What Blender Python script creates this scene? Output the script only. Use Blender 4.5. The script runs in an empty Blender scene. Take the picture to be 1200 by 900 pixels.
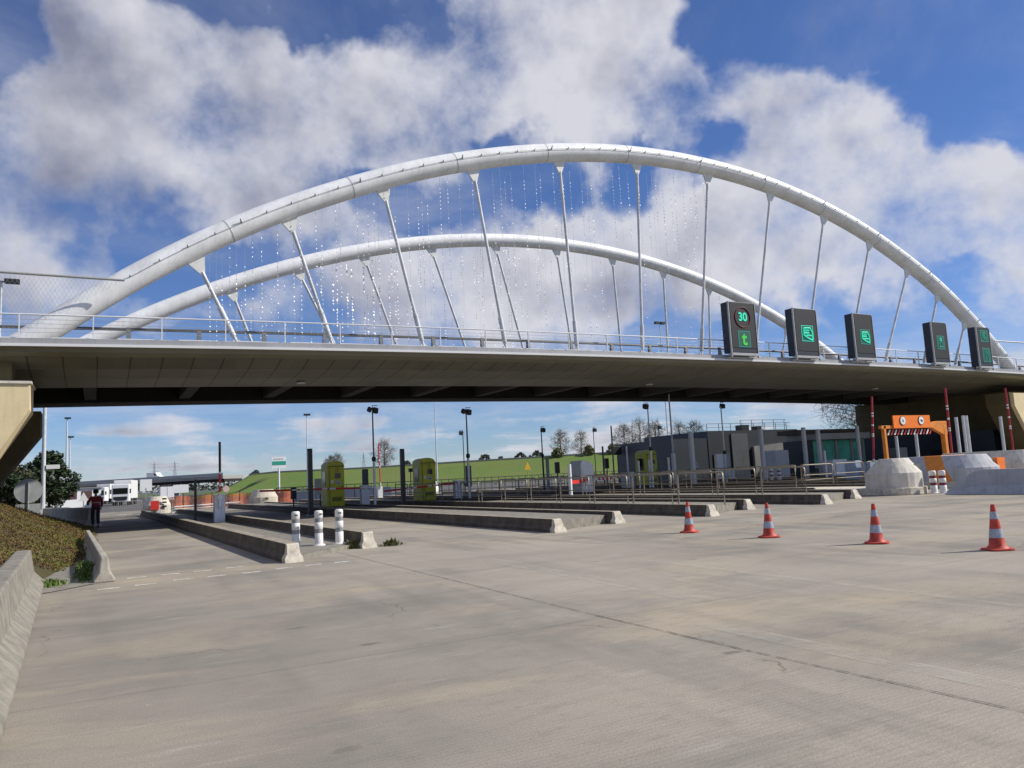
import bpy, bmesh, math, random
from mathutils import Vector, Matrix, noise
random.seed(7)
D = bpy.data; SC = bpy.context.scene; COL = SC.collection
R = math.radians
# ------------------------------------------------------------------ camera
PSI, TH, PH, FPX = R(28.6), R(6.77), R(2.88), 900.0
fw = Vector((math.sin(PSI)*math.cos(TH), math.cos(PSI)*math.cos(TH), math.sin(TH)))
r0 = Vector((math.cos(PSI), -math.sin(PSI), 0)); u0 = r0.cross(fw)
cup = math.cos(PH)*u0 + math.sin(PH)*r0; crt = math.cos(PH)*r0 - math.sin(PH)*u0
CP = Vector((0, 0, 1.6))
cam = D.cameras.new('camera'); co = D.objects.new('camera', cam); COL.objects.link(co)
m = Matrix((crt, cup, -fw)).transposed().to_4x4(); m.translation = CP; co.matrix_world = m
cam.sensor_width = 36; cam.lens = 27; cam.clip_start = .1; cam.clip_end = 9000
SC.camera = co
def ray(x, y): return fw + crt*((x-600)/FPX) - cup*((y-450)/FPX)
def G(x, y, z=0.0):
    d = ray(x, y); return CP + d*((z-1.6)/d.z)
def Q(x, y, Y):
    d = ray(x, y); return CP + d*(Y/d.y)
def Zd(x, y, dist): return CP + ray(x, y)*dist
# ------------------------------------------------------------------ light and sky
SUN_EL = 38.0; SUN_AZ = math.degrees(math.atan2(.90, -.43))
sx, sy, sz = math.sin(R(SUN_AZ))*math.cos(R(SUN_EL)), math.cos(R(SUN_AZ))*math.cos(R(SUN_EL)), math.sin(R(SUN_EL))
sl = D.lights.new('sun', 'SUN'); sl.energy = 3.6; sl.angle = R(.5); sl.color = (1, .94, .84)
so = D.objects.new('sun', sl); COL.objects.link(so)
so.rotation_euler = Vector((sx, sy, sz)).to_track_quat('Z', 'Y').to_euler(); so.location = (60, -40, 60)
W = D.worlds.new('World'); SC.world = W; W.use_nodes = True
nt = W.node_tree; nt.nodes.clear(); N = nt.nodes.new; L = nt.links.new
def mth(op, a, b=None, c=None, clamp=False):
    n = N('ShaderNodeMath'); n.operation = op; n.use_clamp = clamp
    for i, v in enumerate((a, b, c)):
        if v is None: continue
        if isinstance(v, (int, float)): n.inputs[i].default_value = v
        else: L(v, n.inputs[i])
    return n.outputs[0]
def vm(op, a, b=None, scale=None):
    n = N('ShaderNodeVectorMath'); n.operation = op
    for i, v in enumerate((a, b)):
        if v is None: continue
        if isinstance(v, (tuple, Vector)): n.inputs[i].default_value = tuple(v)
        else: L(v, n.inputs[i])
    if scale is not None: n.inputs['Scale'].default_value = scale
    return n.outputs['Value'] if op == 'DOT_PRODUCT' else n.outputs[0]
def mrange(v, a, b, c=0., d=1., smooth=True):
    n = N('ShaderNodeMapRange'); n.interpolation_type = 'SMOOTHSTEP' if smooth else 'LINEAR'
    L(v, n.inputs[0])
    for i, q in enumerate((a, b, c, d)): n.inputs[i+1].default_value = q
    return n.outputs[0]
def wnoise(vec, scale, detail, rough=.55, dist=0.):
    n = N('ShaderNodeTexNoise'); n.inputs['Scale'].default_value = scale; n.inputs['Detail'].default_value = detail
    n.inputs['Roughness'].default_value = rough; n.inputs['Distortion'].default_value = dist; L(vec, n.inputs['Vector'])
    return n
sky = N('ShaderNodeTexSky'); sky.sky_type = 'NISHITA'; sky.sun_disc = False
sky.sun_elevation = R(SUN_EL); sky.sun_rotation = R(SUN_AZ); sky.air_density = 1.0; sky.dust_density = .0; sky.ozone_density = 1.6
bg1 = N('ShaderNodeBackground'); bg1.inputs[1].default_value = .10
tint = N('ShaderNodeVectorMath'); tint.operation = 'MULTIPLY'; L(sky.outputs[0], tint.inputs[0]); tint.inputs[1].default_value = (.40, .51, .77); L(tint.outputs[0], bg1.inputs[0])
tc = N('ShaderNodeTexCoord'); dirv = tc.outputs['Generated']
sep = N('ShaderNodeSeparateXYZ'); L(dirv, sep.inputs[0])
den = mth('ADD', mth('MAXIMUM', sep.outputs[2], 0.0), .10)
cmb = N('ShaderNodeCombineXYZ')
L(mth('DIVIDE', sep.outputs[0], den), cmb.inputs[0]); L(mth('DIVIDE', sep.outputs[1], den), cmb.inputs[1]); cmb.inputs[2].default_value = 3.1
plane = cmb.outputs[0]
warp = wnoise(dirv, 5.0, 5, .6)
wv = vm('SCALE', vm('SUBTRACT', warp.outputs['Color'], (.5, .5, .5)), None, .19)
dw = vm('NORMALIZE', vm('ADD', dirv, wv))
# cloud banks: (px, py, angular radius in photo pixels, weight); their directions are fixed in the sky
BL = [(60, 120, 170, .9), (230, 150, 150, 1), (390, 130, 140, 1), (540, 110, 130, 1), (690, 70, 120, .9), (800, 60, 90, .8), (60, 230, 110, .8),
      (240, 60, 70, .6), (780, 130, 60, .6), (930, 150, 90, .9), (1010, 75, 80, .8), (880, 120, 70, .7), (200, 190, 90, .5), (320, 180, 90, .5), (480, 170, 80, .5), (130, 25, 60, .6), (1000, 230, 120, 1.), (1130, 270, 110, 1.), (1080, 180, 80, .8), (1180, 230, 80, .9), (900, 290, 90, .8),
      (690, 260, 70, .8), (810, 330, 110, .7), (560, 350, 130, .8), (380, 350, 110, .8), (180, 330, 80, .7), (30, 320, 80, .6), (780, 230, 60, .6), (1170, 250, 70, .6), (330, 250, 60, .4),
      (110, 20, 50, .5), (560, 20, 60, .4), (650, 330, 100, .8),
      (120, 270, 80, -1.3), (230, 270, 80, -1.2), (330, 300, 50, -.6), (10, 15, 70, -1.2), (300, 5, 80, -1.1), (400, 20, 60, -1.0), (480, 30, 50, -.8), (150, 60, 50, -1.0), (470, 235, 60, -.9), (570, 225, 50, -.7),
      (640, 205, 50, -.9), (900, 20, 90, -1.3), (1130, 80, 110, -1.3), (1160, 160, 80, -.9), (840, 140, 35, -.6), (1190, 20, 80, -1), (850, 190, 25, -.5), (1040, 125, 25, -.4), (1010, 330, 50, -.5), (1100, 380, 60, -.7),
      (960, 330, 30, -.6), (740, 205, 35, -.8), (100, 480, 90, -.8), (330, 480, 110, -.8), (560, 485, 110, -.8), (800, 480, 100, -.6), (960, 480, 60, -.4),
      (60, 545, 80, .6), (220, 540, 90, .6), (400, 535, 90, .6), (560, 530, 90, .6), (720, 520, 90, .6), (850, 515, 80, .6), (980, 500, 80, .6)]
acc = None
for (px, py, rr, wt) in BL:
    d = ray(px, py).normalized(); ang = math.atan(rr/FPX)
    t = mrange(vm('DOT_PRODUCT', dw, tuple(d)), math.cos(ang*1.25), math.cos(ang*.25), 0., wt)
    acc = t if acc is None else mth('ADD', acc, t)
accc = mth('MAXIMUM', mth('MINIMUM', acc, 1.05), -1.1)
n1 = wnoise(plane, 1.1, 9, .58); n2 = wnoise(dirv, 7.0, 9, .6); n4 = wnoise(plane, 2.6, 6, .6)
dens = mth('ADD', mth('MULTIPLY', accc, .60), mth('ADD', mth('MULTIPLY', mth('SUBTRACT', n2.outputs[0], .5), 1.9), mth('MULTIPLY', mth('SUBTRACT', n1.outputs[0], .5), .9)))
# away from the photograph's part of the sky the noise alone makes the clouds
facing = vm('DOT_PRODUCT', dirv, tuple(fw)); outside = mrange(facing, .70, .45, 0., .30)
dens = mth('ADD', dens, outside)
lowb = mth('MULTIPLY', mrange(sep.outputs[2], .13, .05), mth('SUBTRACT', wnoise(plane, .8, 7, .6).outputs[0], .435))
dens = mth('ADD', dens, mth('MULTIPLY', lowb, 3.2))
cov0 = mrange(dens, .04, .80, 0., .97)
veil = mrange(wnoise(plane, .9, 8, .62, .4).outputs[0], .40, .80, 0., .50)
cov = mth('MAXIMUM', cov0, veil)
thick = mrange(dens, .25, .95)
sunv = Vector((sx, sy, sz)); offv = (sunv*.55+Vector((0, 0, .8))).normalized()*.045
# self-shading: compare the cloud's density with the density a little nearer the sun
da = wnoise(dirv, 7.0, 5, .55); db = wnoise(vm('ADD', dirv, tuple(offv)), 7.0, 5, .55)
dc = wnoise(dw, 2.6, 3, .5); dd = wnoise(vm('ADD', dw, tuple(offv*1.6)), 2.6, 3, .5)
rel = mth('ADD', mth('MULTIPLY', mth('SUBTRACT', db.outputs[0], da.outputs[0]), 2.6), mth('MULTIPLY', mth('SUBTRACT', dd.outputs[0], dc.outputs[0]), 3.2))
side = mth('MULTIPLY', vm('DOT_PRODUCT', dirv, tuple(crt)), -.40)
shade = mth('ADD', mth('ADD', mth('MULTIPLY', thick, .55), rel), mth('ADD', side, -.10), None, True)
ramp = N('ShaderNodeMix'); ramp.data_type = 'RGBA'; L(shade, ramp.inputs[0])
ramp.inputs[6].default_value = (.50, .505, .55, 1); ramp.inputs[7].default_value = (.185, .195, .262, 1)
bg2 = N('ShaderNodeBackground'); bg2.inputs[1].default_value = 1.0; L(ramp.outputs[2], bg2.inputs[0])
lowfade = mrange(sep.outputs[2], -.02, .03, .6, 1.)
mx = N('ShaderNodeMixShader'); L(mth('MULTIPLY', cov, lowfade), mx.inputs[0]); L(bg1.outputs[0], mx.inputs[1]); L(bg2.outputs[0], mx.inputs[2])
wo = N('ShaderNodeOutputWorld'); L(mx.outputs[0], wo.inputs[0])
try:
    W.cycles.sampling_method = 'MANUAL'; W.cycles.sample_map_resolution = 512
except Exception: pass
SC.view_settings.view_transform = 'Standard'; SC.view_settings.look = 'None'; SC.view_settings.exposure = 0.45; SC.view_settings.gamma = 1.0
SC.view_settings.use_curve_mapping = False
try: SC.cycles.max_bounces = 6; SC.cycles.transparent_max_bounces = 12
except Exception: pass
# ------------------------------------------------------------------ materials
def mat(name, col, rough=.7, var=.0, scale=3., metal=0., bump=0., bscale=30., emit=None, es=0., stretch=None, col2=None, alpha=None, streak=0.):
    M = D.materials.new(name); M.use_nodes = True; t = M.node_tree; b = t.nodes['Principled BSDF']
    b.inputs['Base Color'].default_value = (*col, 1); b.inputs['Roughness'].default_value = rough; b.inputs['Metallic'].default_value = metal
    tcn = t.nodes.new('ShaderNodeTexCoord'); vec = tcn.outputs['Object']
    if stretch:
        mp = t.nodes.new('ShaderNodeMapping'); mp.inputs['Scale'].default_value = stretch; t.links.new(vec, mp.inputs[0]); vec = mp.outputs[0]
    if var > 0 or col2:
        n = t.nodes.new('ShaderNodeTexNoise'); n.inputs['Scale'].default_value = scale; n.inputs['Detail'].default_value = 7; n.inputs['Roughness'].default_value = .62
        t.links.new(vec, n.inputs['Vector'])
        mr = t.nodes.new('ShaderNodeMapRange'); mr.inputs[1].default_value = .32; mr.inputs[2].default_value = .68; t.links.new(n.outputs[0], mr.inputs[0])
        x = t.nodes.new('ShaderNodeMix'); x.data_type = 'RGBA'; t.links.new(mr.outputs[0], x.inputs[0])
        c2 = col2 if col2 else tuple(c*(1-var) for c in col); c1 = col if col2 else tuple(min(1, c*(1+var*.5)) for c in col)
        x.inputs[6].default_value = (*c2, 1); x.inputs[7].default_value = (*c1, 1)
        out = x.outputs[2]
        if streak > 0:
            mp2 = t.nodes.new('ShaderNodeMapping'); mp2.inputs['Scale'].default_value = (7, 7, .5); t.links.new(tcn.outputs['Object'], mp2.inputs[0])
            n2_ = t.nodes.new('ShaderNodeTexNoise'); n2_.inputs['Scale'].default_value = 1.; n2_.inputs['Detail'].default_value = 5; t.links.new(mp2.outputs[0], n2_.inputs['Vector'])
            mr2 = t.nodes.new('ShaderNodeMapRange'); mr2.inputs[1].default_value = .5; mr2.inputs[2].default_value = .75; mr2.inputs[3].default_value = 1; mr2.inputs[4].default_value = 1-streak
            t.links.new(n2_.outputs[0], mr2.inputs[0])
            x2 = t.nodes.new('ShaderNodeVectorMath'); x2.operation = 'SCALE'; t.links.new(out, x2.inputs[0]); t.links.new(mr2.outputs[0], x2.inputs['Scale']); out = x2.outputs[0]
        t.links.new(out, b.inputs['Base Color'])
    if bump > 0:
        n = t.nodes.new('ShaderNodeTexNoise'); n.inputs['Scale'].default_value = bscale; n.inputs['Detail'].default_value = 5; t.links.new(vec, n.inputs['Vector'])
        bp = t.nodes.new('ShaderNodeBump'); bp.inputs['Strength'].default_value = bump; bp.inputs['Distance'].default_value = .02
        t.links.new(n.outputs[0], bp.inputs['Height']); t.links.new(bp.outputs[0], b.inputs['Normal'])
    if emit: b.inputs['Emission Color'].default_value = (*emit, 1); b.inputs['Emission Strength'].default_value = es
    if alpha is not None: b.inputs['Alpha'].default_value = alpha
    return M
white_paint = mat('white_bridge_paint', (.87, .88, .89), .42, .16, .9, streak=.14)
hanger_paint = mat('hanger_paint', (.64, .66, .69), .45, .25, 1.5)
bracket_paint = mat('bracket_paint', (.76, .77, .75), .5, .12, 3)
fascia_m = mat('fascia_metal', (.34, .345, .36), .45, .15, 1.2, streak=.15)
rim_m = mat('rim_metal', (.72, .73, .74), .35)
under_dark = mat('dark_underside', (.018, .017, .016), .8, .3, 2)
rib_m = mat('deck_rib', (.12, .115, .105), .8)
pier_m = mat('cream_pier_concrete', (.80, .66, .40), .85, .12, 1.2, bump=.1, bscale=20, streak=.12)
abut_m = mat('shaded_concrete', (.15, .115, .055), .9, .25, .8)  # dark concrete with the deck's shade put into its colour
galv = mat('galvanised_steel', (.42, .42, .40), .45, .2, 8, metal=.35)
rail_m = mat('weathered_handrail', (.30, .26, .20), .5, .25, 6, metal=.2)
rail_white = mat('pale_rail', (.66, .68, .70), .4)
dark_rail = mat('dark_guard_rail', (.10, .105, .11), .5, .2, 4)
black = mat('black_metal', (.014, .015, .018), .5)
black_post = mat('dark_post_paint', (.022, .022, .025), .45, .3, 6)
gray_post = mat('grey_post_paint', (.58, .61, .64), .45, .15, 5)
white_post = mat('white_post_paint', (.82, .83, .83), .5, .15, 6)
cab_grey = mat('cabinet_grey', (.66, .70, .76), .5, .10, 4, streak=.12)
cab_cream = mat('cabinet_cream', (.78, .78, .76), .5, .12, 4, streak=.15)
cab_dark = mat('cabinet_dark_grey', (.16, .175, .19), .5)  # even dark grey of the darker cabinets
lime = mat('lime_booth_paint', (.58, .57, .020), .45, .14, 3, streak=.10)
lime_d = mat('lime_frame_paint', (.17, .19, .012), .5)
glassd = mat('dark_glass', (.012, .014, .014), .08)
glassg = mat('green_glass', (.16, .62, .47), .10, .40, .5)
redp = mat('red_paint', (.70, .040, .035), .5, .15, 8)
dkred = mat('dark_red_paint', (.20, .016, .020), .5)
whitep = mat('white_stripe', (.80, .80, .80), .5, .08, 10)
cone_red = mat('cone_red_rubber', (.62, .075, .045), .6, .45, 7, streak=.3)
cone_band = mat('cone_grey_band', (.40, .45, .52), .35, .35, 30)
boll_w = mat('bollard_white', (.80, .79, .75), .55, .14, 14)
boll_b = mat('bollard_band', (.30, .31, .33), .3, .30, 40)
orange = mat('orange_paint', (.90, .21, .012), .5, .10, 4)
orange_d = mat('orange_steel', (.75, .25, .03), .5, .2, 4)
conc_l = mat('pale_concrete', (.66, .62, .54), .9, .16, 2, bump=.3, bscale=25, streak=.25)
conc_k = mat('kerb_concrete', (.115, .095, .072), .92, .45, 3.0, bump=.4, bscale=22, streak=.35)  # dark tone puts side shade into the colour, along with rubber staining
kerb_top_m = mat('kerb_top_concrete', (.34, .30, .235), .9, .4, 4, bump=.3, streak=.2)  # paler than the sides: light on the kerb tops put into the colour
conc_kl = mat('kerb_end_sunlit', (.62, .57, .47), .9, .35, 6, bump=.4, bscale=30)  # pale tone paints sunlight onto the kerb ends
conc_b = mat('jersey_concrete', (.25, .232, .195), .92, .35, 5., bump=.5, bscale=28, streak=.12)
conc_blue = mat('grey_barrier_concrete', (.46, .47, .50), .9, .16, 2, bump=.2, streak=.2)
navy = mat('navy_cladding', (.032, .041, .056), .5, .18, .6)
navy2 = mat('grey_cladding', (.085, .098, .115), .55, .18, .8)
grey_wall = mat('grey_rendered_wall', (.24, .245, .245), .8, .25, .5)
roof_pale = mat('pale_canopy', (.45, .46, .45), .6, .15, 1)
leaf_dark = mat('dark_foliage', (.030, .060, .016), .8, col2=(.014, .028, .010), scale=.9)
leaf_mid = mat('mid_foliage', (.075, .085, .028), .8, col2=(.035, .045, .018), scale=.9)
leaf_bare = mat('bare_twigs', (.15, .135, .105), .9, col2=(.10, .09, .075), scale=.6)
bark = mat('bark', (.10, .075, .05), .95, .4, 6)
skin_m = mat('skin', (.45, .28, .20), .6); hair_m = mat('dark_hair', (.015, .012, .010), .7)
jacket_m = mat('red_jacket', (.30, .020, .022), .8, .3, 8); stripe_m = mat('jacket_stripe', (.55, .30, .24), .5)
trouser_m = mat('dark_trousers', (.018, .020, .030), .85, .3, 8); shoe_m = mat('shoes', (.02, .02, .02), .6)
tyre_m = mat('tyre', (.02, .02, .02), .8); sign_back = mat('sign_back_grey', (.42, .45, .46), .5, .12, 4)
sign_green = mat('sign_green', (.02, .33, .23), .5); sign_white = mat('sign_white', (.80, .82, .82), .5); sign_blue = mat('sign_dark_blue', (.03, .05, .12), .5)
yellow_m = mat('yellow_sign', (.60, .38, .02), .5)
led_g = mat('green_led', (.0, .3, .2), .5, emit=(.02, .50, .30), es=.8); led_g2 = mat('bright_green_led', (.02, .3, .02), .5, emit=(.02, .30, .02), es=.8)
led_dim = mat('dim_green_led', (.0, .08, .06), .5, emit=(.01, .22, .16), es=.6); led_red = mat('dim_red_led', (.08, .01, .012), .5, emit=(.10, .006, .012), es=.3)
led_panel = mat('led_panel', (.012, .013, .015), .55, .25, 6, stretch=(1, 1, 8))
led_bgp = mat('led_green_ground', (.01, .06, .05), .5, emit=(.0, .035, .03), es=.6)
disc_m = mat('glitter_disc', (.98, .98, 1.), .35)
rope_m = mat('thin_wire', (.35, .37, .42), .5)
paint_m = D.materials.new('worn_road_paint'); paint_m.use_nodes = True
def worn(M, col, lo, hi, scale, stretch=(1, 1, 1)):
    t = M.node_tree; b = t.nodes['Principled BSDF']; b.inputs['Base Color'].default_value = (*col, 1); b.inputs['Roughness'].default_value = .85
    c = t.nodes.new('ShaderNodeTexCoord'); mp = t.nodes.new('ShaderNodeMapping'); mp.inputs['Scale'].default_value = stretch; t.links.new(c.outputs['Object'], mp.inputs[0])
    n = t.nodes.new('ShaderNodeTexNoise'); n.inputs['Scale'].default_value = scale; n.inputs['Detail'].default_value = 8; n.inputs['Roughness'].default_value = .7
    t.links.new(mp.outputs[0], n.inputs['Vector']); r = t.nodes.new('ShaderNodeMapRange'); r.inputs[1].default_value = lo; r.inputs[2].default_value = hi
    t.links.new(n.outputs[0], r.inputs[0]); t.links.new(r.outputs[0], b.inputs['Alpha'])
worn(paint_m, (.70, .68, .62), .30, .62, 6)
crack_m = D.materials.new('joint_tar'); crack_m.use_nodes = True; worn(crack_m, (.07, .065, .062), .36, .60, 7)
worn_strip = D.materials.new('scrubbed_paint'); worn_strip.use_nodes = True; worn(worn_strip, (.58, .55, .48), .40, .95, 3.5, (1, .6, 1))
net_m = D.materials.new('orange_netting'); net_m.use_nodes = True; worn(net_m, (.50, .13, .045), .30, .60, 9)
# concrete apron
def concrete_ground():
    M = D.materials.new('apron_concrete'); M.use_nodes = True; t = M.node_tree; b = t.nodes['Principled BSDF']; b.inputs['Roughness'].default_value = .92; b.inputs['Specular IOR Level'].default_value = .12
    n = t.nodes.new; l = t.links.new
    c = n('ShaderNodeTexCoord').outputs['Object']; s = n('ShaderNodeSeparateXYZ'); l(c, s.inputs[0])
    def nz(scale, det, st=(1, 1, 1), rough=.6, dist=0.):
        mp = n('ShaderNodeMapping'); mp.inputs['Scale'].default_value = st; l(c, mp.inputs[0])
        q = n('ShaderNodeTexNoise'); q.inputs['Scale'].default_value = scale; q.inputs['Detail'].default_value = det; q.inputs['Roughness'].default_value = rough; q.inputs['Distortion'].default_value = dist
        l(mp.outputs[0], q.inputs['Vector']); return q.outputs[0]
    def mr(v, a, b_, c_=0., d_=1.):
        q = n('ShaderNodeMapRange'); l(v, q.inputs[0])
        for i, w in enumerate((a, b_, c_, d_)): q.inputs[i+1].default_value = w
        return q.outputs[0]
    def ma(op, a, b_=None):
        q = n('ShaderNodeMath'); q.operation = op
        for i, w in enumerate((a, b_)):
            if w is None: continue
            if isinstance(w, (int, float)): q.inputs[i].default_value = w
            else: l(w, q.inputs[i])
        return q.outputs[0]
    def mix(f, a, b_, mode='MIX'):
        q = n('ShaderNodeMix'); q.data_type = 'RGBA'; q.blend_type = mode
        if isinstance(f, (int, float)): q.inputs[0].default_value = f
        else: l(f, q.inputs[0])
        for i, w in ((6, a), (7, b_)):
            if isinstance(w, tuple): q.inputs[i].default_value = (*w, 1)
            else: l(w, q.inputs[i])
        return q.outputs[2]
    col = mix(mr(nz(.35, 6, rough=.55), .35, .65), (.490, .440, .360), (.345, .315, .268))
    # lane by the left wall is a greyer mix; edge wanders
    wx = ma('ADD', s.outputs[0], ma('MULTIPLY', nz(.25, 4), 4.0))
    col = mix(mr(wx, 3.0, 6.5, .70, 0.), col, (.255, .232, .200))
    # cross-lane tyre sweeps and rubber (streaks along X and along Y)
    col = mix(mr(nz(.8, 6, (1, .16, 1), dist=.3), .48, .68, 0, .75), col, (.215, .200, .180))
    col = mix(mr(nz(.55, 7, (.28, 1.5, 1), dist=.4), .48, .70, 0, .75), col, (.20, .188, .170))
    col = mix(mr(nz(.45, 7, (.5, 1.1, 1), dist=.6), .50, .70, 0, .80), col, (.56, .465, .33))
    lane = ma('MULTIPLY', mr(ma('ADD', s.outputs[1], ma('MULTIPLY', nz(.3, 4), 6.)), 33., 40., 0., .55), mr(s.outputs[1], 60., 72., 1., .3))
    col = mix(lane, col, (.075, .070, .066))  # lanes under the deck darkened: its shadow deepened in colour, plus rubber staining
    col = mix(mr(nz(7, 8, (.5, 1.3, 1), rough=.75), .50, .72, 0, .5), col, (.19, .175, .155))
    # hairline cracks, only here and there
    vc = n('ShaderNodeTexVoronoi'); vc.feature = 'DISTANCE_TO_EDGE'; vc.inputs['Scale'].default_value = .20
    wc = n('ShaderNodeVectorMath'); wc.operation = 'ADD'; nzc = n('ShaderNodeTexNoise'); nzc.inputs['Scale'].default_value = 1.2; nzc.inputs['Detail'].default_value = 6; l(c, nzc.inputs['Vector'])
    l(c, wc.inputs[0]); l(nzc.outputs['Color'], wc.inputs[1]); l(wc.outputs[0], vc.inputs['Vector'])
    col = mix(ma('MULTIPLY', mr(vc.outputs['Distance'], .0006, .0028, .75, 0.), mr(nz(.35, 3), .50, .58)), col, (.10, .09, .08))
    # dark tyre tracks running along the lanes
    tx = ma('ABSOLUTE', ma('SUBTRACT', ma('FRACT', ma('ADD', ma('DIVIDE', s.outputs[0], 1.9), ma('MULTIPLY', nz(.12, 3), .9))), .5))
    col = mix(ma('MULTIPLY', mr(tx, .0, .13, .55, 0.), mr(nz(.30, 5, (.8, .25, 1)), .45, .62)), col, (.20, .18, .16))
    # oil drips: small dark spots; big worn patches
    vo = n('ShaderNodeTexVoronoi'); vo.inputs['Scale'].default_value = .55; mpv = n('ShaderNodeMapping'); mpv.inputs['Scale'].default_value = (1, 2.2, 1); l(c, mpv.inputs[0]); l(mpv.outputs[0], vo.inputs['Vector'])
    col = mix(mr(ma('ADD', vo.outputs['Distance'], ma('MULTIPLY', nz(9, 4), .10)), .075, .13, .75, 0.), col, (.12, .105, .09))
    vo2 = n('ShaderNodeTexVoronoi'); vo2.inputs['Scale'].default_value = 2.3; l(c, vo2.inputs['Vector'])
    col = mix(mr(ma('ADD', vo2.outputs['Distance'], ma('MULTIPLY', nz(14, 3), .12)), .075, .105, .55, 0.), col, (.58, .54, .48))
    col = mix(mr(nz(.22, 5, rough=.5, dist=.8), .50, .60, 0, .45), col, (.47, .42, .35))
    # pale scuffs, dark oil spots, aggregate
    col = mix(mr(nz(2.2, 9, (.35, 1.8, 1), rough=.72), .58, .72, 0, .65), col, (.54, .51, .46))
    col = mix(mr(nz(1.7, 6, (.6, 1.6, 1)), .70, .76, 0, .70), col, (.11, .10, .09))
    col = mix(mr(nz(70, 3, rough=.8), .35, .72, 0, .75), col, (.17, .155, .135))
    col = mix(mr(nz(160, 2, rough=.8), .60, .72, 0, .45), col, (.55, .52, .47))
    # tined grooves along X
    gr = ma('SINE', ma('MULTIPLY', ma('ADD', s.outputs[1], ma('MULTIPLY', nz(.6, 2), .03)), 2*math.pi/.05))
    col = mix(mr(gr, .2, 1., 0, .10), col, (.14, .13, .115))
    # fine transverse slab joints every 6 m
    fy = ma('ABSOLUTE', ma('SUBTRACT', ma('FRACT', ma('DIVIDE', ma('ADD', s.outputs[1], ma('MULTIPLY', nz(.8, 3), .10)), 5.1)), .42))
    col = mix(mr(fy, .0012, .0040, .28, 0.), col, (.10, .09, .08))
    l(col, b.inputs['Base Color'])
    bp = n('ShaderNodeBump'); bp.inputs['Strength'].default_value = .35; bp.inputs['Distance'].default_value = .006
    l(ma('ADD', nz(90, 4, rough=.7), ma('MULTIPLY', gr, .25)), bp.inputs['Height']); l(bp.outputs[0], b.inputs['Normal'])
    return M
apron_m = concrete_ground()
def grass_mat(name, a, b_, c_, s=.06):
    M = D.materials.new(name); M.use_nodes = True; t = M.node_tree; p = t.nodes['Principled BSDF']; p.inputs['Roughness'].default_value = .95
    n = t.nodes.new; l = t.links.new; c = n('ShaderNodeTexCoord').outputs['Object']; prev = None
    for sc, lo, hi, x, y in ((s, .40, .60, a, b_), (s*9, .42, .75, None, c_), (s*45, .5, .8, None, tuple(v*.6 for v in a))):
        q = n('ShaderNodeTexNoise'); q.inputs['Scale'].default_value = sc; q.inputs['Detail'].default_value = 7; q.inputs['Roughness'].default_value = .65; l(c, q.inputs['Vector'])
        r = n('ShaderNodeMapRange'); r.inputs[1].default_value = lo; r.inputs[2].default_value = hi; l(q.outputs[0], r.inputs[0])
        m_ = n('ShaderNodeMix'); m_.data_type = 'RGBA'; l(r.outputs[0], m_.inputs[0])
        if prev is None: m_.inputs[6].default_value = (*x, 1)
        else: l(prev, m_.inputs[6])
        m_.inputs[7].default_value = (*y, 1); prev = m_.outputs[2]
    l(prev, p.inputs['Base Color']); return M
field_m = grass_mat('field_grass', (.06, .10, .018), (.09, .12, .03), (.12, .12, .05))
bank_m = grass_mat('embankment_grass', (.085, .175, .014), (.135, .185, .024), (.16, .155, .055), .04)
soil_m = grass_mat('bank_soil', (.06, .050, .018), (.065, .045, .018), (.07, .075, .02), .5)
asphalt_m = mat('asphalt', (.105, .100, .095), .9, .3, .3, stretch=(.4, 1, 1))
cover_m = D.materials.new('ground_cover_leaves'); cover_m.use_nodes = True
def _cover():
    t = cover_m.node_tree; b = t.nodes['Principled BSDF']; b.inputs['Roughness'].default_value = .8
    c = t.nodes.new('ShaderNodeTexCoord'); prev = (.16, .105, .035)
    n1_ = t.nodes.new('ShaderNodeTexNoise'); n1_.inputs['Scale'].default_value = 1.1; n1_.inputs['Detail'].default_value = 6; t.links.new(c.outputs['Object'], n1_.inputs['Vector'])
    cr = t.nodes.new('ShaderNodeValToRGB'); e = cr.color_ramp.elements; e[0].position = .34; e[0].color = (.105, .048, .018, 1); e[1].position = .68; e[1].color = (.13, .15, .022, 1)
    e2 = cr.color_ramp.elements.new(.5); e2.color = (.15, .105, .024, 1); t.links.new(n1_.outputs[0], cr.inputs[0])
    n2_ = t.nodes.new('ShaderNodeTexNoise'); n2_.inputs['Scale'].default_value = 18; t.links.new(c.outputs['Object'], n2_.inputs['Vector'])
    r = t.nodes.new('ShaderNodeMapRange'); r.inputs[1].default_value = .35; r.inputs[2].default_value = .65; r.inputs[3].default_value = .82; r.inputs[4].default_value = 1.15; t.links.new(n2_.outputs[0], r.inputs[0])
    x = t.nodes.new('ShaderNodeVectorMath'); x.operation = 'SCALE'; t.links.new(cr.outputs[0], x.inputs[0]); t.links.new(r.outputs[0], x.inputs['Scale']); t.links.new(x.outputs[0], b.inputs['Base Color'])
_cover()
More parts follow.
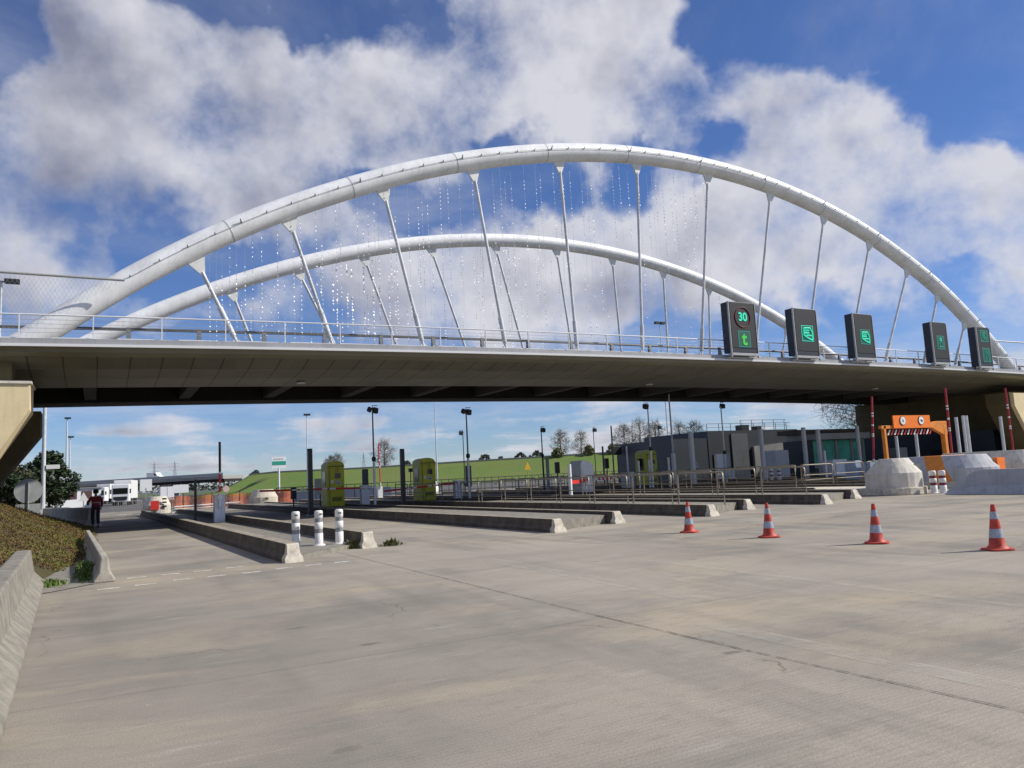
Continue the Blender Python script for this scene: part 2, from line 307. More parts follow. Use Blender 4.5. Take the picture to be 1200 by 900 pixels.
def panel_mat():   # soffit panels: seams follow UV-free object coordinates
    M = D.materials.new('soffit_panels'); M.use_nodes = True; t = M.node_tree; b = t.nodes['Principled BSDF']; b.inputs['Roughness'].default_value = .42; b.inputs['Metallic'].default_value = .25
    n = t.nodes.new; l = t.links.new; c = n('ShaderNodeTexCoord'); s = n('ShaderNodeSeparateXYZ'); l(c.outputs['Object'], s.inputs[0])
    def ma(op, a, b_=None):
        q = n('ShaderNodeMath'); q.operation = op
        for i, w in enumerate((a, b_)):
            if w is None: continue
            if isinstance(w, (int, float)): q.inputs[i].default_value = w
            else: l(w, q.inputs[i])
        return q.outputs[0]
    fx = ma('ABSOLUTE', ma('SUBTRACT', ma('FRACT', ma('DIVIDE', s.outputs[0], 1.2)), .5))
    wn = n('ShaderNodeTexWhiteNoise'); wn.noise_dimensions = '2D'; cb = n('ShaderNodeCombineXYZ'); l(ma('FLOOR', ma('ADD', ma('DIVIDE', s.outputs[0], 1.2), .5)), cb.inputs[0]); l(ma('FLOOR', ma('DIVIDE', s.outputs[1], 1.5)), cb.inputs[1]); l(cb.outputs[0], wn.inputs['Vector'])
    nz = n('ShaderNodeTexNoise'); nz.inputs['Scale'].default_value = .7; nz.inputs['Detail'].default_value = 6; l(c.outputs['Object'], nz.inputs['Vector'])
    v = ma('ADD', ma('ADD', .78, ma('MULTIPLY', wn.outputs['Value'], .18)), ma('MULTIPLY', nz.outputs[0], .45))
    seam = n('ShaderNodeMapRange'); seam.inputs[1].default_value = .470; seam.inputs[2].default_value = .488; seam.inputs[3].default_value = 1; seam.inputs[4].default_value = .28; l(fx, seam.inputs[0])
    x = n('ShaderNodeVectorMath'); x.operation = 'SCALE'; x.inputs[0].default_value = (.22, .205, .160); l(ma('MULTIPLY', v, seam.outputs[0]), x.inputs['Scale']); l(x.outputs[0], b.inputs['Base Color'])
    return M
panel_m = panel_mat()
# ------------------------------------------------------------------ mesh helpers
class MB:
    def __init__(s): s.v = []; s.f = []; s.mi = []; s.m = 0; s.sm = []; s.smooth = False
    def add(s, vs, fs):
        o = len(s.v); s.v += [tuple(v) for v in vs]
        for f in fs: s.f.append(tuple(o+i for i in f)); s.mi.append(s.m); s.sm.append(s.smooth)
        return s
    def box(s, x0, x1, y0, y1, z0, z1):
        return s.add([(x, y, z) for z in (z0, z1) for y in (y0, y1) for x in (x0, x1)],
                     [(0, 2, 3, 1), (4, 5, 7, 6), (0, 1, 5, 4), (2, 6, 7, 3), (0, 4, 6, 2), (1, 3, 7, 5)])
    def prism(s, poly, axis, a, b, shift=None):
        """poly: 2-D outline, counter-clockwise; extruded along axis from a to b"""
        n = len(poly)
        def P(p, t): return {'x': (t, p[0], p[1]), 'y': (p[0], t, p[1]), 'z': (p[0], p[1], t)}[axis]
        vs = [P(p, a) for p in poly] + [P(p, b) for p in poly]
        fs = [tuple(range(n))[::-1], tuple(range(n, 2*n))] + [(i, (i+1) % n, n+(i+1) % n, n+i) for i in range(n)]
        return s.add(vs, fs)
    def tube(s, pts, r, n=8, r2=None, cap=True):
        pts = [Vector(p) for p in pts]; k = len(pts); rings = []
        up = Vector((0, 0, 1))
        for i, p in enumerate(pts):
            d = (pts[min(i+1, k-1)]-pts[max(i-1, 0)]).normalized()
            a = d.cross(up); a = d.cross(Vector((0, 1, 0))) if a.length < 1e-3 else a
            a.normalize(); b = d.cross(a).normalized()
            rr = r if r2 is None else r+(r2-r)*i/max(1, k-1)
            if isinstance(r, (list, tuple)): rr = r[i]
            rings.append([p+a*math.cos(2*math.pi*j/n)*rr+b*math.sin(2*math.pi*j/n)*rr for j in range(n)])
        vs = [v for q in rings for v in q]; fs = []
        for i in range(k-1):
            for j in range(n): fs.append((i*n+j, i*n+(j+1) % n, (i+1)*n+(j+1) % n, (i+1)*n+j))
        s.smooth = True; s.add(vs, fs); s.smooth = False
        if cap: s.add(rings[0], [tuple(range(n))[::-1]]); s.add(rings[-1], [tuple(range(n))])
        return s
    def lathe(s, prof, n=16, c=(0, 0, 0), smooth=True):
        vs = []; fs = []; k = len(prof)
        for (r, z) in prof:
            for j in range(n): vs.append((c[0]+r*math.cos(2*math.pi*j/n), c[1]+r*math.sin(2*math.pi*j/n), c[2]+z))
        for i in range(k-1):
            for j in range(n): fs.append((i*n+j, i*n+(j+1) % n, (i+1)*n+(j+1) % n, (i+1)*n+j))
        s.smooth = smooth; s.add(vs, fs); s.smooth = False
        s.add(vs[-n:], [tuple(range(n))]); s.add(vs[:n], [tuple(range(n))[::-1]])
        return s
    def build(s, name, mats, parent=None, bevel=0., loc=None):
        me = D.meshes.new(name); me.from_pydata(s.v, [], s.f)
        for m_ in (mats if isinstance(mats, (list, tuple)) else [mats]): me.materials.append(m_)
        me.polygons.foreach_set('material_index', s.mi); me.polygons.foreach_set('use_smooth', s.sm)
        bm = bmesh.new(); bm.from_mesh(me); bmesh.ops.recalc_face_normals(bm, faces=bm.faces); bm.to_mesh(me); bm.free(); me.update()
        o = D.objects.new(name, me); COL.objects.link(o)
        if parent: o.parent = parent
        if loc is not None: o.location = loc
        if bevel > 0:
            b = o.modifiers.new('bevel', 'BEVEL'); b.width = bevel; b.segments = 2; b.limit_method = 'ANGLE'; b.angle_limit = R(35)
        return o
def tag(o, label=None, cat=None, group=None, kind=None):
    if label: o['label'] = label
    if cat: o['category'] = cat
    if group: o['group'] = group
    if kind: o['kind'] = kind
    return o
def thing(name, label, cat, loc=(0, 0, 0), rz=0., group=None):
    o = D.objects.new(name, None); COL.objects.link(o); o.location = loc; o.rotation_euler = (0, 0, rz); o.empty_display_size = .2
    return tag(o, label, cat, group)
def copy_tree(o, parent=None):
    c = o.copy(); COL.objects.link(c); c.parent = parent
    for ch in list(o.children): copy_tree(ch, c)
    return c
def dup(root, loc, label, rz=0., group=None, scale=None):
    c = copy_tree(root); c.location = loc; c.rotation_euler = (0, 0, rz); c['label'] = label
    if group: c['group'] = group
    if scale: c.scale = scale
    return c
def text_mesh(body, size, name, m_, parent, loc, rot=(R(90), 0, 0), ext=.004, bold=0.):
    cu = D.curves.new('txt', 'FONT'); cu.body = body; cu.size = size; cu.align_x = 'CENTER'; cu.align_y = 'CENTER'; cu.extrude = ext; cu.offset = bold
    t = D.objects.new('txt', cu); COL.objects.link(t); dg = bpy.context.evaluated_depsgraph_get(); me = D.meshes.new_from_object(t.evaluated_get(dg))
    D.objects.remove(t); me.materials.clear(); me.materials.append(m_); o = D.objects.new(name, me); COL.objects.link(o); o.parent = parent; o.location = loc; o.rotation_euler = rot
    return o
# ------------------------------------------------------------------ ground, roads, terrain
def sheet(name, pts, z, m_, kind='structure'):
    b = MB(); b.add([(p[0], p[1], z) for p in pts], [tuple(range(len(pts)))]); o = b.build(name, m_); tag(o, kind=kind); return o
sheet('ground', [(-3000, -3000), (3000, -3000), (3000, 3000), (-3000, 3000)], -.06, field_m)
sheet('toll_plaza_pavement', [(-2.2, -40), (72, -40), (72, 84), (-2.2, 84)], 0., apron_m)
sheet('motorway', [(-12, 60), (72, 60), (78, 140), (40, 400), (-30, 400)], -.02, asphalt_m)
g = MB()
for pl, w in (([(5.02, -12), (5.03, 2.88), (4.95, 5.2), (4.93, 7.3), (4.96, 10), (5.0, 13.4), (5.05, 20)], .017),):
    for (x0, y0), (x1, y1) in zip(pl, pl[1:]): g.add([(x0-w/2, y0, .008), (x0+w/2, y0, .008), (x1+w/2, y1, .008), (x1-w/2, y1, .008)], [(0, 1, 2, 3)])
tag(g.build('pavement_joint', crack_m), kind='structure')
g = MB()
for (x, y) in ((.22, 15.34), (.80, 15.42), (1.44, 15.65), (2.02, 15.66), (2.64, 15.66), (3.29, 15.85), (3.9, 15.94), (.72, 16.84), (1.32, 16.86), (1.92, 16.9), (2.54, 17.0), (4.5, 15.95)):
    g.box(x-.17, x+.17, y-.05, y+.05, .002, .006)
tag(g.build('lane_marking', paint_m), kind='structure')
g = MB(); g.add([(5.35, -4, .004), (5.62, -4, .004), (5.62, 6.2, .004), (5.35, 6.2, .004)], [(0, 1, 2, 3)]); g.add([(6.25, 7.2, .004), (6.6, 7.2, .004), (6.9, 13.6, .004), (6.55, 13.6, .004)], [(0, 1, 2, 3)])
g.add([(8.3, 3, .004), (8.45, 3, .004), (8.6, 12, .004), (8.45, 12, .004)], [(0, 1, 2, 3)])
g.add([(9.5, 16.0, .004), (30, 15.4, .004), (30, 15.75, .004), (9.5, 16.2, .004)], [(0, 1, 2, 3)])
tag(g.build('faded_marking', worn_strip), kind='structure')
# left bank (terrain)
def toe(y): return -.85 if y < 18 else (-.85+(y-18)/6*.70 if y < 24 else -.15)
def bank_z(x, y):
    t = toe(y) if y > 17.6 else -1.75
    d = t-x
    if d <= 0: return -.03
    z = .46*d if d < 3 else 1.38+.30*(d-3)
    z = min(z, 4.0)
    f = 1 if y < 38 else max(.30, 1-(y-38)/20)
    z = z*f + .10*noise.noise(Vector((x*.7, y*.7, 0)))*min(1, d)
    return max(z, -.03)
b = MB(); nx, ny = 60, 130; vs = []; fs = []
for j in range(ny+1):
    y = -6+j*.9
    for i in range(nx+1):
        x = toe(max(y, 18))+.05-(i/nx)**1.6*45
        vs.append((x, y, bank_z(x, y)-.02))
for j in range(ny):
    for i in range(nx): a = j*(nx+1)+i; fs.append((a, a+1, a+nx+2, a+nx+1))
b.smooth = True; b.add(vs, fs); tag(b.build('bank', soil_m), kind='structure')
b = MB(); b.add([(-1.7, 14.5, .012), (.02, 16.4, .012), (.05, 19.6, .012), (-.4, 21.5, .012), (-.95, 19.5, .012), (-1.7, 18.2, .012)], [(0, 1, 2, 3, 4, 5)])
tag(b.build('bank_foot_slab', conc_b), kind='structure')
def leaf_cloud(b, n, fn, size, flat=.5):
    for _ in range(n):
        p = fn()
        if p is None: continue
        s_ = size*random.uniform(.6, 1.4); a = random.uniform(0, 6.283); t = random.uniform(-1, 1)*flat
        u = Vector((math.cos(a), math.sin(a), t)).normalized()*s_; w = Vector((-math.sin(a)*.6, math.cos(a)*.6, random.uniform(-1, 1)*flat)).normalized()*s_*.6
        p = Vector(p); b.add([p-u, p-w, p+u, p+w], [(0, 1, 2, 3)])
b = MB()
def cov_pt():
    y = 18.3+random.random()**1.4*34; x = toe(y)-random.random()**1.1*9.0+random.uniform(-.15, .30)*(1 if random.random() < .5 else 0)
    if y < 19.6 and x > -1.1: return None
    z = bank_z(x, y); return (x, y, max(z, 0)+random.uniform(.0, .16)*(.5+noise.noise(Vector((x, y, 3)))))
leaf_cloud(b, 130000, cov_pt, .023, 1.4)
def cov_pt2():
    y = random.uniform(7, 18.5); x = -1.9-random.random()**1.2*8; return (x, y, bank_z(x, y)+random.uniform(0, .14))
leaf_cloud(b, 12000, cov_pt2, .045, 1.2)
tag(b.build('ground_cover', cover_m), kind='stuff')
def tuft(name, label, cx, cy, n, sx_, sy_, h, m_):
    b = MB()
    for _ in range(n):
        x = random.gauss(0, sx_); y = random.gauss(0, sy_); hh = h*random.uniform(.3, 1)*math.exp(-(x*x/sx_/sx_+y*y/sy_/sy_)*.2); a = random.uniform(0, 6.28); l = random.uniform(.3, .8)*hh; w = .012
        c = Vector((x, y, 0)); t = c+Vector((math.cos(a)*l, math.sin(a)*l, hh)); q = Vector((-math.sin(a), math.cos(a), 0))*w
        b.add([c-q, c+q, (c+t)/2+q*1.4+Vector((0, 0, hh*.15)), t, (c+t)/2-q*1.4+Vector((0, 0, hh*.15))], [(0, 1, 2, 3, 4)])
    o = b.build(name, m_, loc=(cx, cy, 0.01)); return tag(o, label, 'weeds', None, 'stuff')
weed_m = mat('weed_green', (.13, .20, .035), .8, col2=(.07, .11, .02), scale=8)
tuft('weed_clump', 'bright green weeds growing behind the short concrete kerb on the left', -.16, 19.0, 900, .09, 1.0, .26, weed_m)
tuft('weed_clump', 'small grass tuft at the end of the big concrete wall bottom left', -.75, 16.9, 300, .14, .25, .14, weed_m)
dryweed = mat('dry_weed', (.15, .17, .055), .85, col2=(.09, .08, .03), scale=9)
tuft('weed_clump', 'green weed clump in front of the right hand white bollard', 5.75, 19.0, 420, .20, .12, .26, dryweed)
tuft('weed_clump', 'smaller dry weed clump against the end of the island kerb right of the white bollards', 6.55, 18.75, 220, .11, .09, .22, dryweed)
# far embankment carrying a road
ridge = [(-400, 330, 5.6), (-60, 250, 5.6), (0, 238, 5.8), (40, 225, 5.6), (65, 205, 5.4), (105, 172, 5.8), (150, 150, 6.4), (240, 110, 7), (420, 60, 7)]
b = MB(); prof = [(-40, -.06), (-26, .9), (-10, 4.4), (-4.5, 5.6), (4.5, 5.6), (30, 0)]; vs = []; fs = []
pts = []
ridge[2] = (33, 227, .1); ridge.insert(3, (39, 225.5, 5.2)); ridge[4] = (46, 221, 5.6)
for (x0, y0, h0), (x1, y1, h1) in zip(ridge[2:], ridge[3:]):
    for k in range(8): t = k/8; pts.append((x0+(x1-x0)*t, y0+(y1-y0)*t, h0+(h1-h0)*t))
pts.append(ridge[-1])
for i, (x, y, h) in enumerate(pts):
    x1, y1, _ = pts[min(i+1, len(pts)-1)]; x0, y0, _ = pts[max(i-1, 0)]; d = Vector((x1-x0, y1-y0)).normalized(); nrm = Vector((-d.y, d.x))
    for (o_, z_) in prof: vs.append((x+nrm.x*o_, y+nrm.y*o_, (z_*h/5.6 if z_ > 0 else z_)+(.3*noise.noise(Vector((x*.05, y*.05, o_*.1))) if 0 < z_ < 5 else 0)))
k = len(prof)
for i in range(len(pts)-1):
    for j in range(k-1): a = i*k+j; fs.append((a, a+1, a+k+1, a+k))
b.smooth = True; b.add(vs, fs); tag(b.build('embankment', bank_m), kind='structure')
b = MB(); vs = []; fs = []
for i, (x, y, h) in enumerate(pts):
    x1, y1, _ = pts[min(i+1, len(pts)-1)]; x0, y0, _ = pts[max(i-1, 0)]; d = Vector((x1-x0, y1-y0)).normalized(); nrm = Vector((-d.y, d.x))
    vs += [(x-nrm.x*4.9, y-nrm.y*4.9, h-.05), (x-nrm.x*4.9, y-nrm.y*4.9, h+.35), (x+nrm.x*4, y+nrm.y*4, h+.35)]
for i in range(len(pts)-1):
    for j in range(2): a = i*3+j; fs.append((a, a+1, a+4, a+3))
b.add(vs, fs); tag(b.build('embankment_road', mat('pale_road', (.36, .34, .31), .9, .2, .2)), kind='structure')
# distant low hills
b = MB(); vs = []; fs = []
for i in range(81):
    a = R(-50+i*2.2); d = 1500
    h = 10+9*noise.noise(Vector((i*.22, 1.7, 0)))+5*noise.noise(Vector((i*.9, 5, 0)))
    for (dd, hh) in ((d, -1), (d+60, h*.75), (d+160, h), (d+500, -1)): vs.append((math.sin(a)*dd, math.cos(a)*dd, hh))
for i in range(80):
    for j in range(3): a = i*4+j; fs.append((a, a+1, a+5, a+4))
b.smooth = True; b.add(vs, fs); tag(b.build('hills', mat('far_hills', (.10, .115, .11), .95, .3, .01)), kind='structure')
# ------------------------------------------------------------------ the bridge
def Lz(x): return 7.86-.00028*(x-36)**2
bridge = thing('arch_bridge', 'white twin-arch road bridge spanning the toll plaza', 'bridge')
XS = [-45+i*2.5 for i in range(53)]
def sweep(name, prof, m_, x0=-45, x1=86, smooth=False, n=53):
    b = MB(); vs = []; fs = []; k = len(prof)
    for i in range(n):
        x = x0+(x1-x0)*i/(n-1)
        for (y, z) in prof: vs.append((x, y, Lz(x)+z))
    for i in range(n-1):
        for j in range(k): a = i*k+j; c_ = i*k+(j+1) % k; fs.append((a, c_, c_+k, a+k))
    fs.append(tuple(range(k))); fs.append(tuple((n-1)*k+j for j in range(k)))
    b.smooth = smooth; b.add(vs, fs); return b.build(name, m_, bridge)
sweep('fascia', [(34.0, .0), (34.02, .27), (34.6, .30), (34.6, .0)], fascia_m)
sweep('rim', [(33.93, -.06), (33.93, .045), (34.05, .045), (34.05, -.06)], rim_m)
sweep('soffit_edge', [(34.07, -.06), (34.6, -.06), (34.9, -.38), (34.36, -.38), (34.14, -.25)], mat('soffit_edge_metal', (.20, .18, .125), .4, .15, .6, metal=.2))
rows = [(34.37, -.385), (35.6, -.62), (35.6, -.62), (37.4, -.80), (37.4, -.80), (40.0, -.93)]
for (y0, z0), (y1, z1) in (((34.38, -.385), (35.70, -.66)), ((35.74, -.668), (37.5, -.83)), ((37.54, -.834), (40.0, -.93))):
    sweep('soffit_panel_row', [(y0, z0), (y1, z1), (y1, z1+.06), (y0, z0+.06)], panel_m)
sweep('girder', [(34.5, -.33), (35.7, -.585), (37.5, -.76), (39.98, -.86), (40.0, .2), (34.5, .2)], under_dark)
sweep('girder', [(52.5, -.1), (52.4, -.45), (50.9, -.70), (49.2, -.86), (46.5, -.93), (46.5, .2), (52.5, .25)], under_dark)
sweep('deck_slab', [(34.6, .05), (34.6, .31), (52.5, .31), (52.5, .21), (46.4, .16), (40.1, .16)], mat('deck_concrete', (.14, .13, .12), .9, .2, .5))
x = -9.5
while x < 76:
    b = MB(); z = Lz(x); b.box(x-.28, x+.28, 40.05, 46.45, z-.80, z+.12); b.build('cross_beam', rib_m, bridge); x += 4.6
for x in (9.0, 31.0, 53.0): MB().lathe([(.22, 0), (.24, .04), (.18, .06)], 14, (x, 38.6, Lz(x)-.965)).build('downlight', rim_m, bridge)
# arches
def arch(name, Y, cx, cz, rad, tr, a0, a1, lean=0.):
    pts = []; n = 96
    for i in range(n+1):
        a = R(a0)+(R(a1)-R(a0))*i/n; pts.append((cx-rad*math.cos(a), Y, cz+rad*math.sin(a)))
    return MB().tube(pts, tr, 24).build(name, white_paint, bridge), pts
def arch_pt(cx, cz, rad, x): return cz+math.sqrt(max(0, rad*rad-(x-cx)**2))
A1c = (32.75, -32.3, 53.3); A2c = (32.66, -43.29, 63.25)
def arch_by_x(Y, c, tr, xa, xb, z_end):
    pts = []; n = 100
    aa = math.acos((c[0]-xa)/c[2]); ab = math.acos((c[0]-xb)/c[2])
    for i in range(n+1):
        a = aa+(ab-aa)*i/n; pts.append((c[0]-c[2]*math.cos(a), Y, c[1]+c[2]*math.sin(a)))
    return pts
# outline read at several spans: small correction of the circle on the near arch
fitx = [-4, -1.68, .31, 2.79, 6.45, 10.54, 15.16, 20.36, 26.24, 32.91, 40.48, 48.98, 55.99, 59.6, 64.87, 67]
fitz = [7.1, 8.70, 10.22, 11.92, 14.05, 15.95, 17.80, 19.33, 20.50, 21.02, 20.60, 18.72, 15.85, 13.85, 9.85, 7.9]
def interp(xs, zs, x):   # Catmull-Rom
    i = max(0, min(len(xs)-2, next((k-1 for k in range(1, len(xs)) if x <= xs[k]), len(xs)-2)))
    t = (x-xs[i])/(xs[i+1]-xs[i]); p0 = zs[max(i-1, 0)]; p1 = zs[i]; p2 = zs[i+1]; p3 = zs[min(i+2, len(zs)-1)]
    m1 = (p2-p0)/(xs[i+1]-xs[max(i-1, 0)])*(xs[i+1]-xs[i]); m2 = (p3-p1)/(xs[min(i+2, len(xs)-1)]-xs[i])*(xs[i+1]-xs[i])
    return (2*t**3-3*t*t+1)*p1+(t**3-2*t*t+t)*m1+(-2*t**3+3*t*t)*p2+(t**3-t*t)*m2
def z1(x):
    c = A1c[1]+math.sqrt(A1c[2]**2-(x-A1c[0])**2) if abs(x-A1c[0]) < 52 else 7
    w = interp(fitx, fitz, min(max(x, -4), 67)); return .45*c+.55*w
def z2(x): return A2c[1]+math.sqrt(A2c[2]**2-(x-A2c[0])**2)
P1 = [(-4+71*i/110, 36, z1(-4+71*i/110)) for i in range(111)]
for _ in range(6): P1 = [P1[0]]+[(b_[0], 36, (a_[2]+2*b_[2]+c_[2])/4) for a_, b_, c_ in zip(P1, P1[1:], P1[2:])]+[P1[-1]]
def z1s(x):
    t = (x+4)/71*110; i = max(0, min(109, int(t))); return P1[i][2]+(P1[i+1][2]-P1[i][2])*(t-i)
P2 = [(-5+75.5*i/110, 51, z2(-5+75.5*i/110)) for i in range(111)]
arch1 = MB().tube(P1, .54, 28).build('arch', white_paint, bridge)
arch2 = MB().tube(P2, .50, 28).build('arch', white_paint, bridge)
def norm_at(fz, x): dz = (fz(x+.2)-fz(x-.2))/.4; return Vector((-dz, 0, 1)).normalized(), Vector((1, 0, dz)).normalized()
for (Y, fz, tr, xr, par) in ((36, z1s, .54, [1.2+1.13*i for i in range(58)], arch1),):
    cab = []
    for i, x in enumerate(xr):
        n_, t_ = norm_at(fz, x); base = Vector((x, Y, fz(x))); big = i % 5 == 4
        dirn = (n_*.02+Vector((0, -1, 0))).normalized()
        p = base+dirn*(tr-.01); q = p+dirn*(.17 if big else .11)+n_*(.16 if big else .07)
        b = MB().tube([p, q], .030 if not big else .042, 6, .018); b.build('stud', mat_stud if 'mat_stud' in globals() else globals().setdefault('mat_stud', mat('stud_grey', (.10, .10, .11), .5)), par)
        cab.append(tuple(p+dirn*.05))
    MB().tube(cab, .011, 5).build('safety_cable', rope_m, par)
    seam_m = mat('seam_grey', (.42, .43, .44), .5)
    for x in [5.2+5.75*i for i in range(11)]:
        b = MB(); n_, t_ = norm_at(fz, x); c_ = Vector((x, Y, fz(x)))
        b.tube([c_-t_*.02, c_+t_*.02], tr+.008, 28); b.build('weld_seam', seam_m, par)
H1 = [(222, 310, 272, 392), (333, 265, 387, 398), (445, 231, 495, 402), (552, 208, 592, 404), (654, 196, 676, 407), (746, 197, 753, 410), (830, 208, 822, 412), (904, 228, 885, 415), (967, 253, 945, 417), (1021, 284, 995, 418), (1066, 318, 1038, 422), (1102, 352, 1083, 425), (1134, 383, 1120, 426)]
H2 = [(268, 350, 288, 393), (347, 322, 385, 393), (425, 303, 462, 400), (504, 292, 543, 402), (580, 289, 612, 405), (652, 293, 670, 407), (718, 304, 728, 409), (778, 320, 783, 411), (832, 342, 833, 412), (882, 365, 879, 415), (924, 388, 918, 415)]
for (Y, fz, tr, HH, rr, par) in ((36, z1s, .54, H1, .085, arch1), (51, z2, .50, H2, .09, arch2)):
    for h in HH:
        a = Q(h[0], h[1], Y); c_ = Q(h[2], h[3], Y); d = c_-a
        zt = Lz(c_.x)+.62; c2 = a+d*((zt-a.z)/d.z)
        x = a.x-.0; n_, t_ = norm_at(fz, x); top = Vector((x, Y, fz(x)))-n_*(tr-.03); ax = (c2-top).normalized()
        br = MB(); w = .42; e = top+ax*.72
        vs = []
        for yy in (-.05, .05):
            for q in (top-t_*w, top+t_*w, e+t_*.09, e-t_*.09): vs.append((q.x, Y+yy, q.z))
        br.add(vs, [(0, 1, 2, 3), (4, 5, 6, 7), (0, 1, 5, 4), (1, 2, 6, 5), (2, 3, 7, 6), (3, 0, 4, 7)])
        hb = MB().tube([e-ax*.1, c2], rr, 10); hb.m = 1; hb.tube([c2-ax*1.7, c2-ax*.3], rr*1.45, 10); ho = hb.build('hanger', [hanger_paint, hanger_paint], bridge)
        br.build('upper_bracket', bracket_paint, ho)
        lb = MB(); zb = Lz(c2.x)+.30
        s_ = -1 if ax.x < 0 else 1
        lb.prism([(c2.x-.34, zb), (c2.x+.34+.25*s_, zb), (c2.x+.12, zt+.08), (c2.x-.12, zt+.12)], 'y', Y-.06, Y+.06)
        lb.box(c2.x-.45, c2.x+.45, Y-.22, Y+.22, zb, zb+.04); lb.build('base_bracket', bracket_paint, ho)
# deck railings and guard rails
X0, X1 = -44, 84
def rail_line(b, y, dz, r, x0=X0, x1=X1, n=6):
    b.tube([(x0+(x1-x0)*i/50, y, Lz(x0+(x1-x0)*i/50)+dz) for i in range(51)], r, n)
b = MB(); rail_line(b, 34.35, 1.25, .035); hr = b.build('handrail', rail_white, bridge)
b = MB()
for dz in (.55, .72, .89, 1.06): rail_line(b, 34.35, dz, .008)
b.build('rail_wire', galv, hr)
x = -42.66
while x < 84: z = Lz(x); MB().box(x-.022, x+.022, 34.32, 34.38, z+.27, z+1.25).build('rail_post', rail_white, hr); x += 2.5
b = MB(); x = -43
while x < 84:
    z = Lz(x+1.1); b.box(x, x+2.1, 34.44, 34.56, z+.29, z+.37); x += 2.3
b.build('toe_kerb', whitep, bridge)
gpost_m = mat('guard_post_grey', (.17, .18, .19), .5)
for Yg in (37.3, 50.0):
    b = MB()
    for dz in (.78, 1.32): 
        b.tube([(X0+(X1-X0)*i/50, Yg, Lz(X0+(X1-X0)*i/50)+dz) for i in range(51)], .07, 8)
    gr_ = b.build('guard_rail', dark_rail, bridge)
    x = -42.3
    while x < 84:
        z = Lz(x); b = MB(); b.prism([(Yg-.20, z+.3), (Yg+.16, z+.3), (Yg+.05, z+1.4), (Yg-.05, z+1.4)], 'x', x-.09, x+.09); x += 2.9
        b.build('guard_post', gpost_m if Yg < 40 else dark_rail, gr_)
b = MB(); rail_line(b, 52.2, 1.25, .035)
x = -42
while x < 84: z = Lz(x); b.box(x-.022, x+.022, 52.17, 52.23, z+.27, z+1.25); x += 2.5
b.build('far_handrail', rail_white, bridge)
# piers and abutments
def pier(sgn, off, y0, y1, ztop, zc, sl):
    e = off
    poly = [(e, ztop), (e, zc), (e+sgn*-1*(zc+.5)/sl, -.5), (e-sgn*14, -.5), (e-sgn*14, ztop)]
    return MB().prism(poly, 'y', y0, y1)
p1 = pier(1, -2.26, 34.4, 36.4, 6.0, 5.0, 1.66); p1.build('pier', pier_m, bridge)
MB().box(-16, -2.20, 34.33, 36.48, 6.003, 6.10).build('pier_cap', conc_l, bridge)
pier(1, -2.36, 43.0, 44.6, 5.78, 4.63, 1.4).build('pier', abut_m, bridge)  # rear pier takes the dark concrete to stand for shade
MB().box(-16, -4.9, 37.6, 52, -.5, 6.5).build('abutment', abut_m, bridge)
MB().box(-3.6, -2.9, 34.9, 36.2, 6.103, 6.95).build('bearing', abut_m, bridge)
pier(-1, 63.95, 34.4, 34.7, 6.1, 5.1, 1.5).build('pier', pier_m, bridge); pier(-1, 63.90, 34.71, 36.6, 6.2, 5.2, 1.5).build('pier', abut_m, bridge)  # pale lit front, darker body behind: light and shade set by colour
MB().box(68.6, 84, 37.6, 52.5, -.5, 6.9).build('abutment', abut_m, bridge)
b = MB().box(66.4, 68.58, 37.7, 52.3, -.1, 3.4)
b.build('cladding_panel', navy, bridge)
for yy, zz in ((42.2, 2.7), (42.5, 1.5)): MB().box(66.36, 66.42, yy, yy+.9, zz, zz+.5).build('vent', black, bridge)
# approach embankments behind abutments (terrain)
b = MB(); b.add([(66.2, 60, 0), (84, 60, 6.6), (84, 36, 6.6), (140, 36, 7), (140, 60, 7), (150, 78, 0), (72, 70, 0)], [(0, 1, 2), (1, 2, 3, 4), (0, 1, 6), (1, 4, 5, 6)]); tag(b.build('approach_bank', bank_m), kind='structure')
b = MB(); b.add([(70.5, 53, 5.2), (84, 53, 6.9), (84, 60, 6), (70.0, 62, 2.5), (66.5, 58, 2.9), (67.5, 53, 3.2)], [(0, 1, 2, 3, 4, 5)]); b.add([(66.5, 58, 2.9), (67.5, 53, 3.2), (67.5, 53, 0), (66.5, 58, 0)], [(0, 1, 2, 3)])
tag(b.build('approach_slope', soil_m), kind='structure')
# safety nets at both ends
def net(name, label, x0, x1, ztop, post_x):
    t = thing(name, label, 'net fence', (x0, 34.9, 0))
    b = MB(); b.tube([(0, 0, ztop), ((x1-x0), 0, ztop+.02)], .05, 8).build('top_rail', galv, t)
    b = MB(); n = int((x1-x0+2)/.16)
    zb = 8.1
    for i in range(n*1):
        x = i*.16
        for sgn in (1, -1):
            xa = x if sgn > 0 else x; dx = (ztop-zb)*.55*sgn
            xe = xa+dx; 
            if xe < 0 or xe > (x1-x0): continue
            a = Vector((xa, 0, zb)); c_ = Vector((xe, 0, ztop)); Wn = x1-x0
            if x0 < 0:
                e = lambda q: q.x-(Wn-1.5*(ztop-q.z))
                if e(c_) > 0: continue
                if e(a) > 0: a = a.lerp(c_, e(a)/(e(a)-e(c_)))
            b.add([a-Vector((.0035, 0, 0)), a+Vector((.0035, 0, 0)), c_+Vector((.0035, 0, 0)), c_-Vector((.0035, 0, 0))], [(0, 1, 2, 3)])
    b.build('wire_mesh', galv, t)
    b = MB()
    for px in post_x: b.tube([(px-x0, 0, 8.1), (px-x0, 0, ztop)], .035, 6)
    b.build('net_post', galv, t)
net('net_fence', 'mesh safety screen with sloping top rail at the left foot of the near arch', -22, .95, 10.42, [-21, -17, -13, -9, -5])
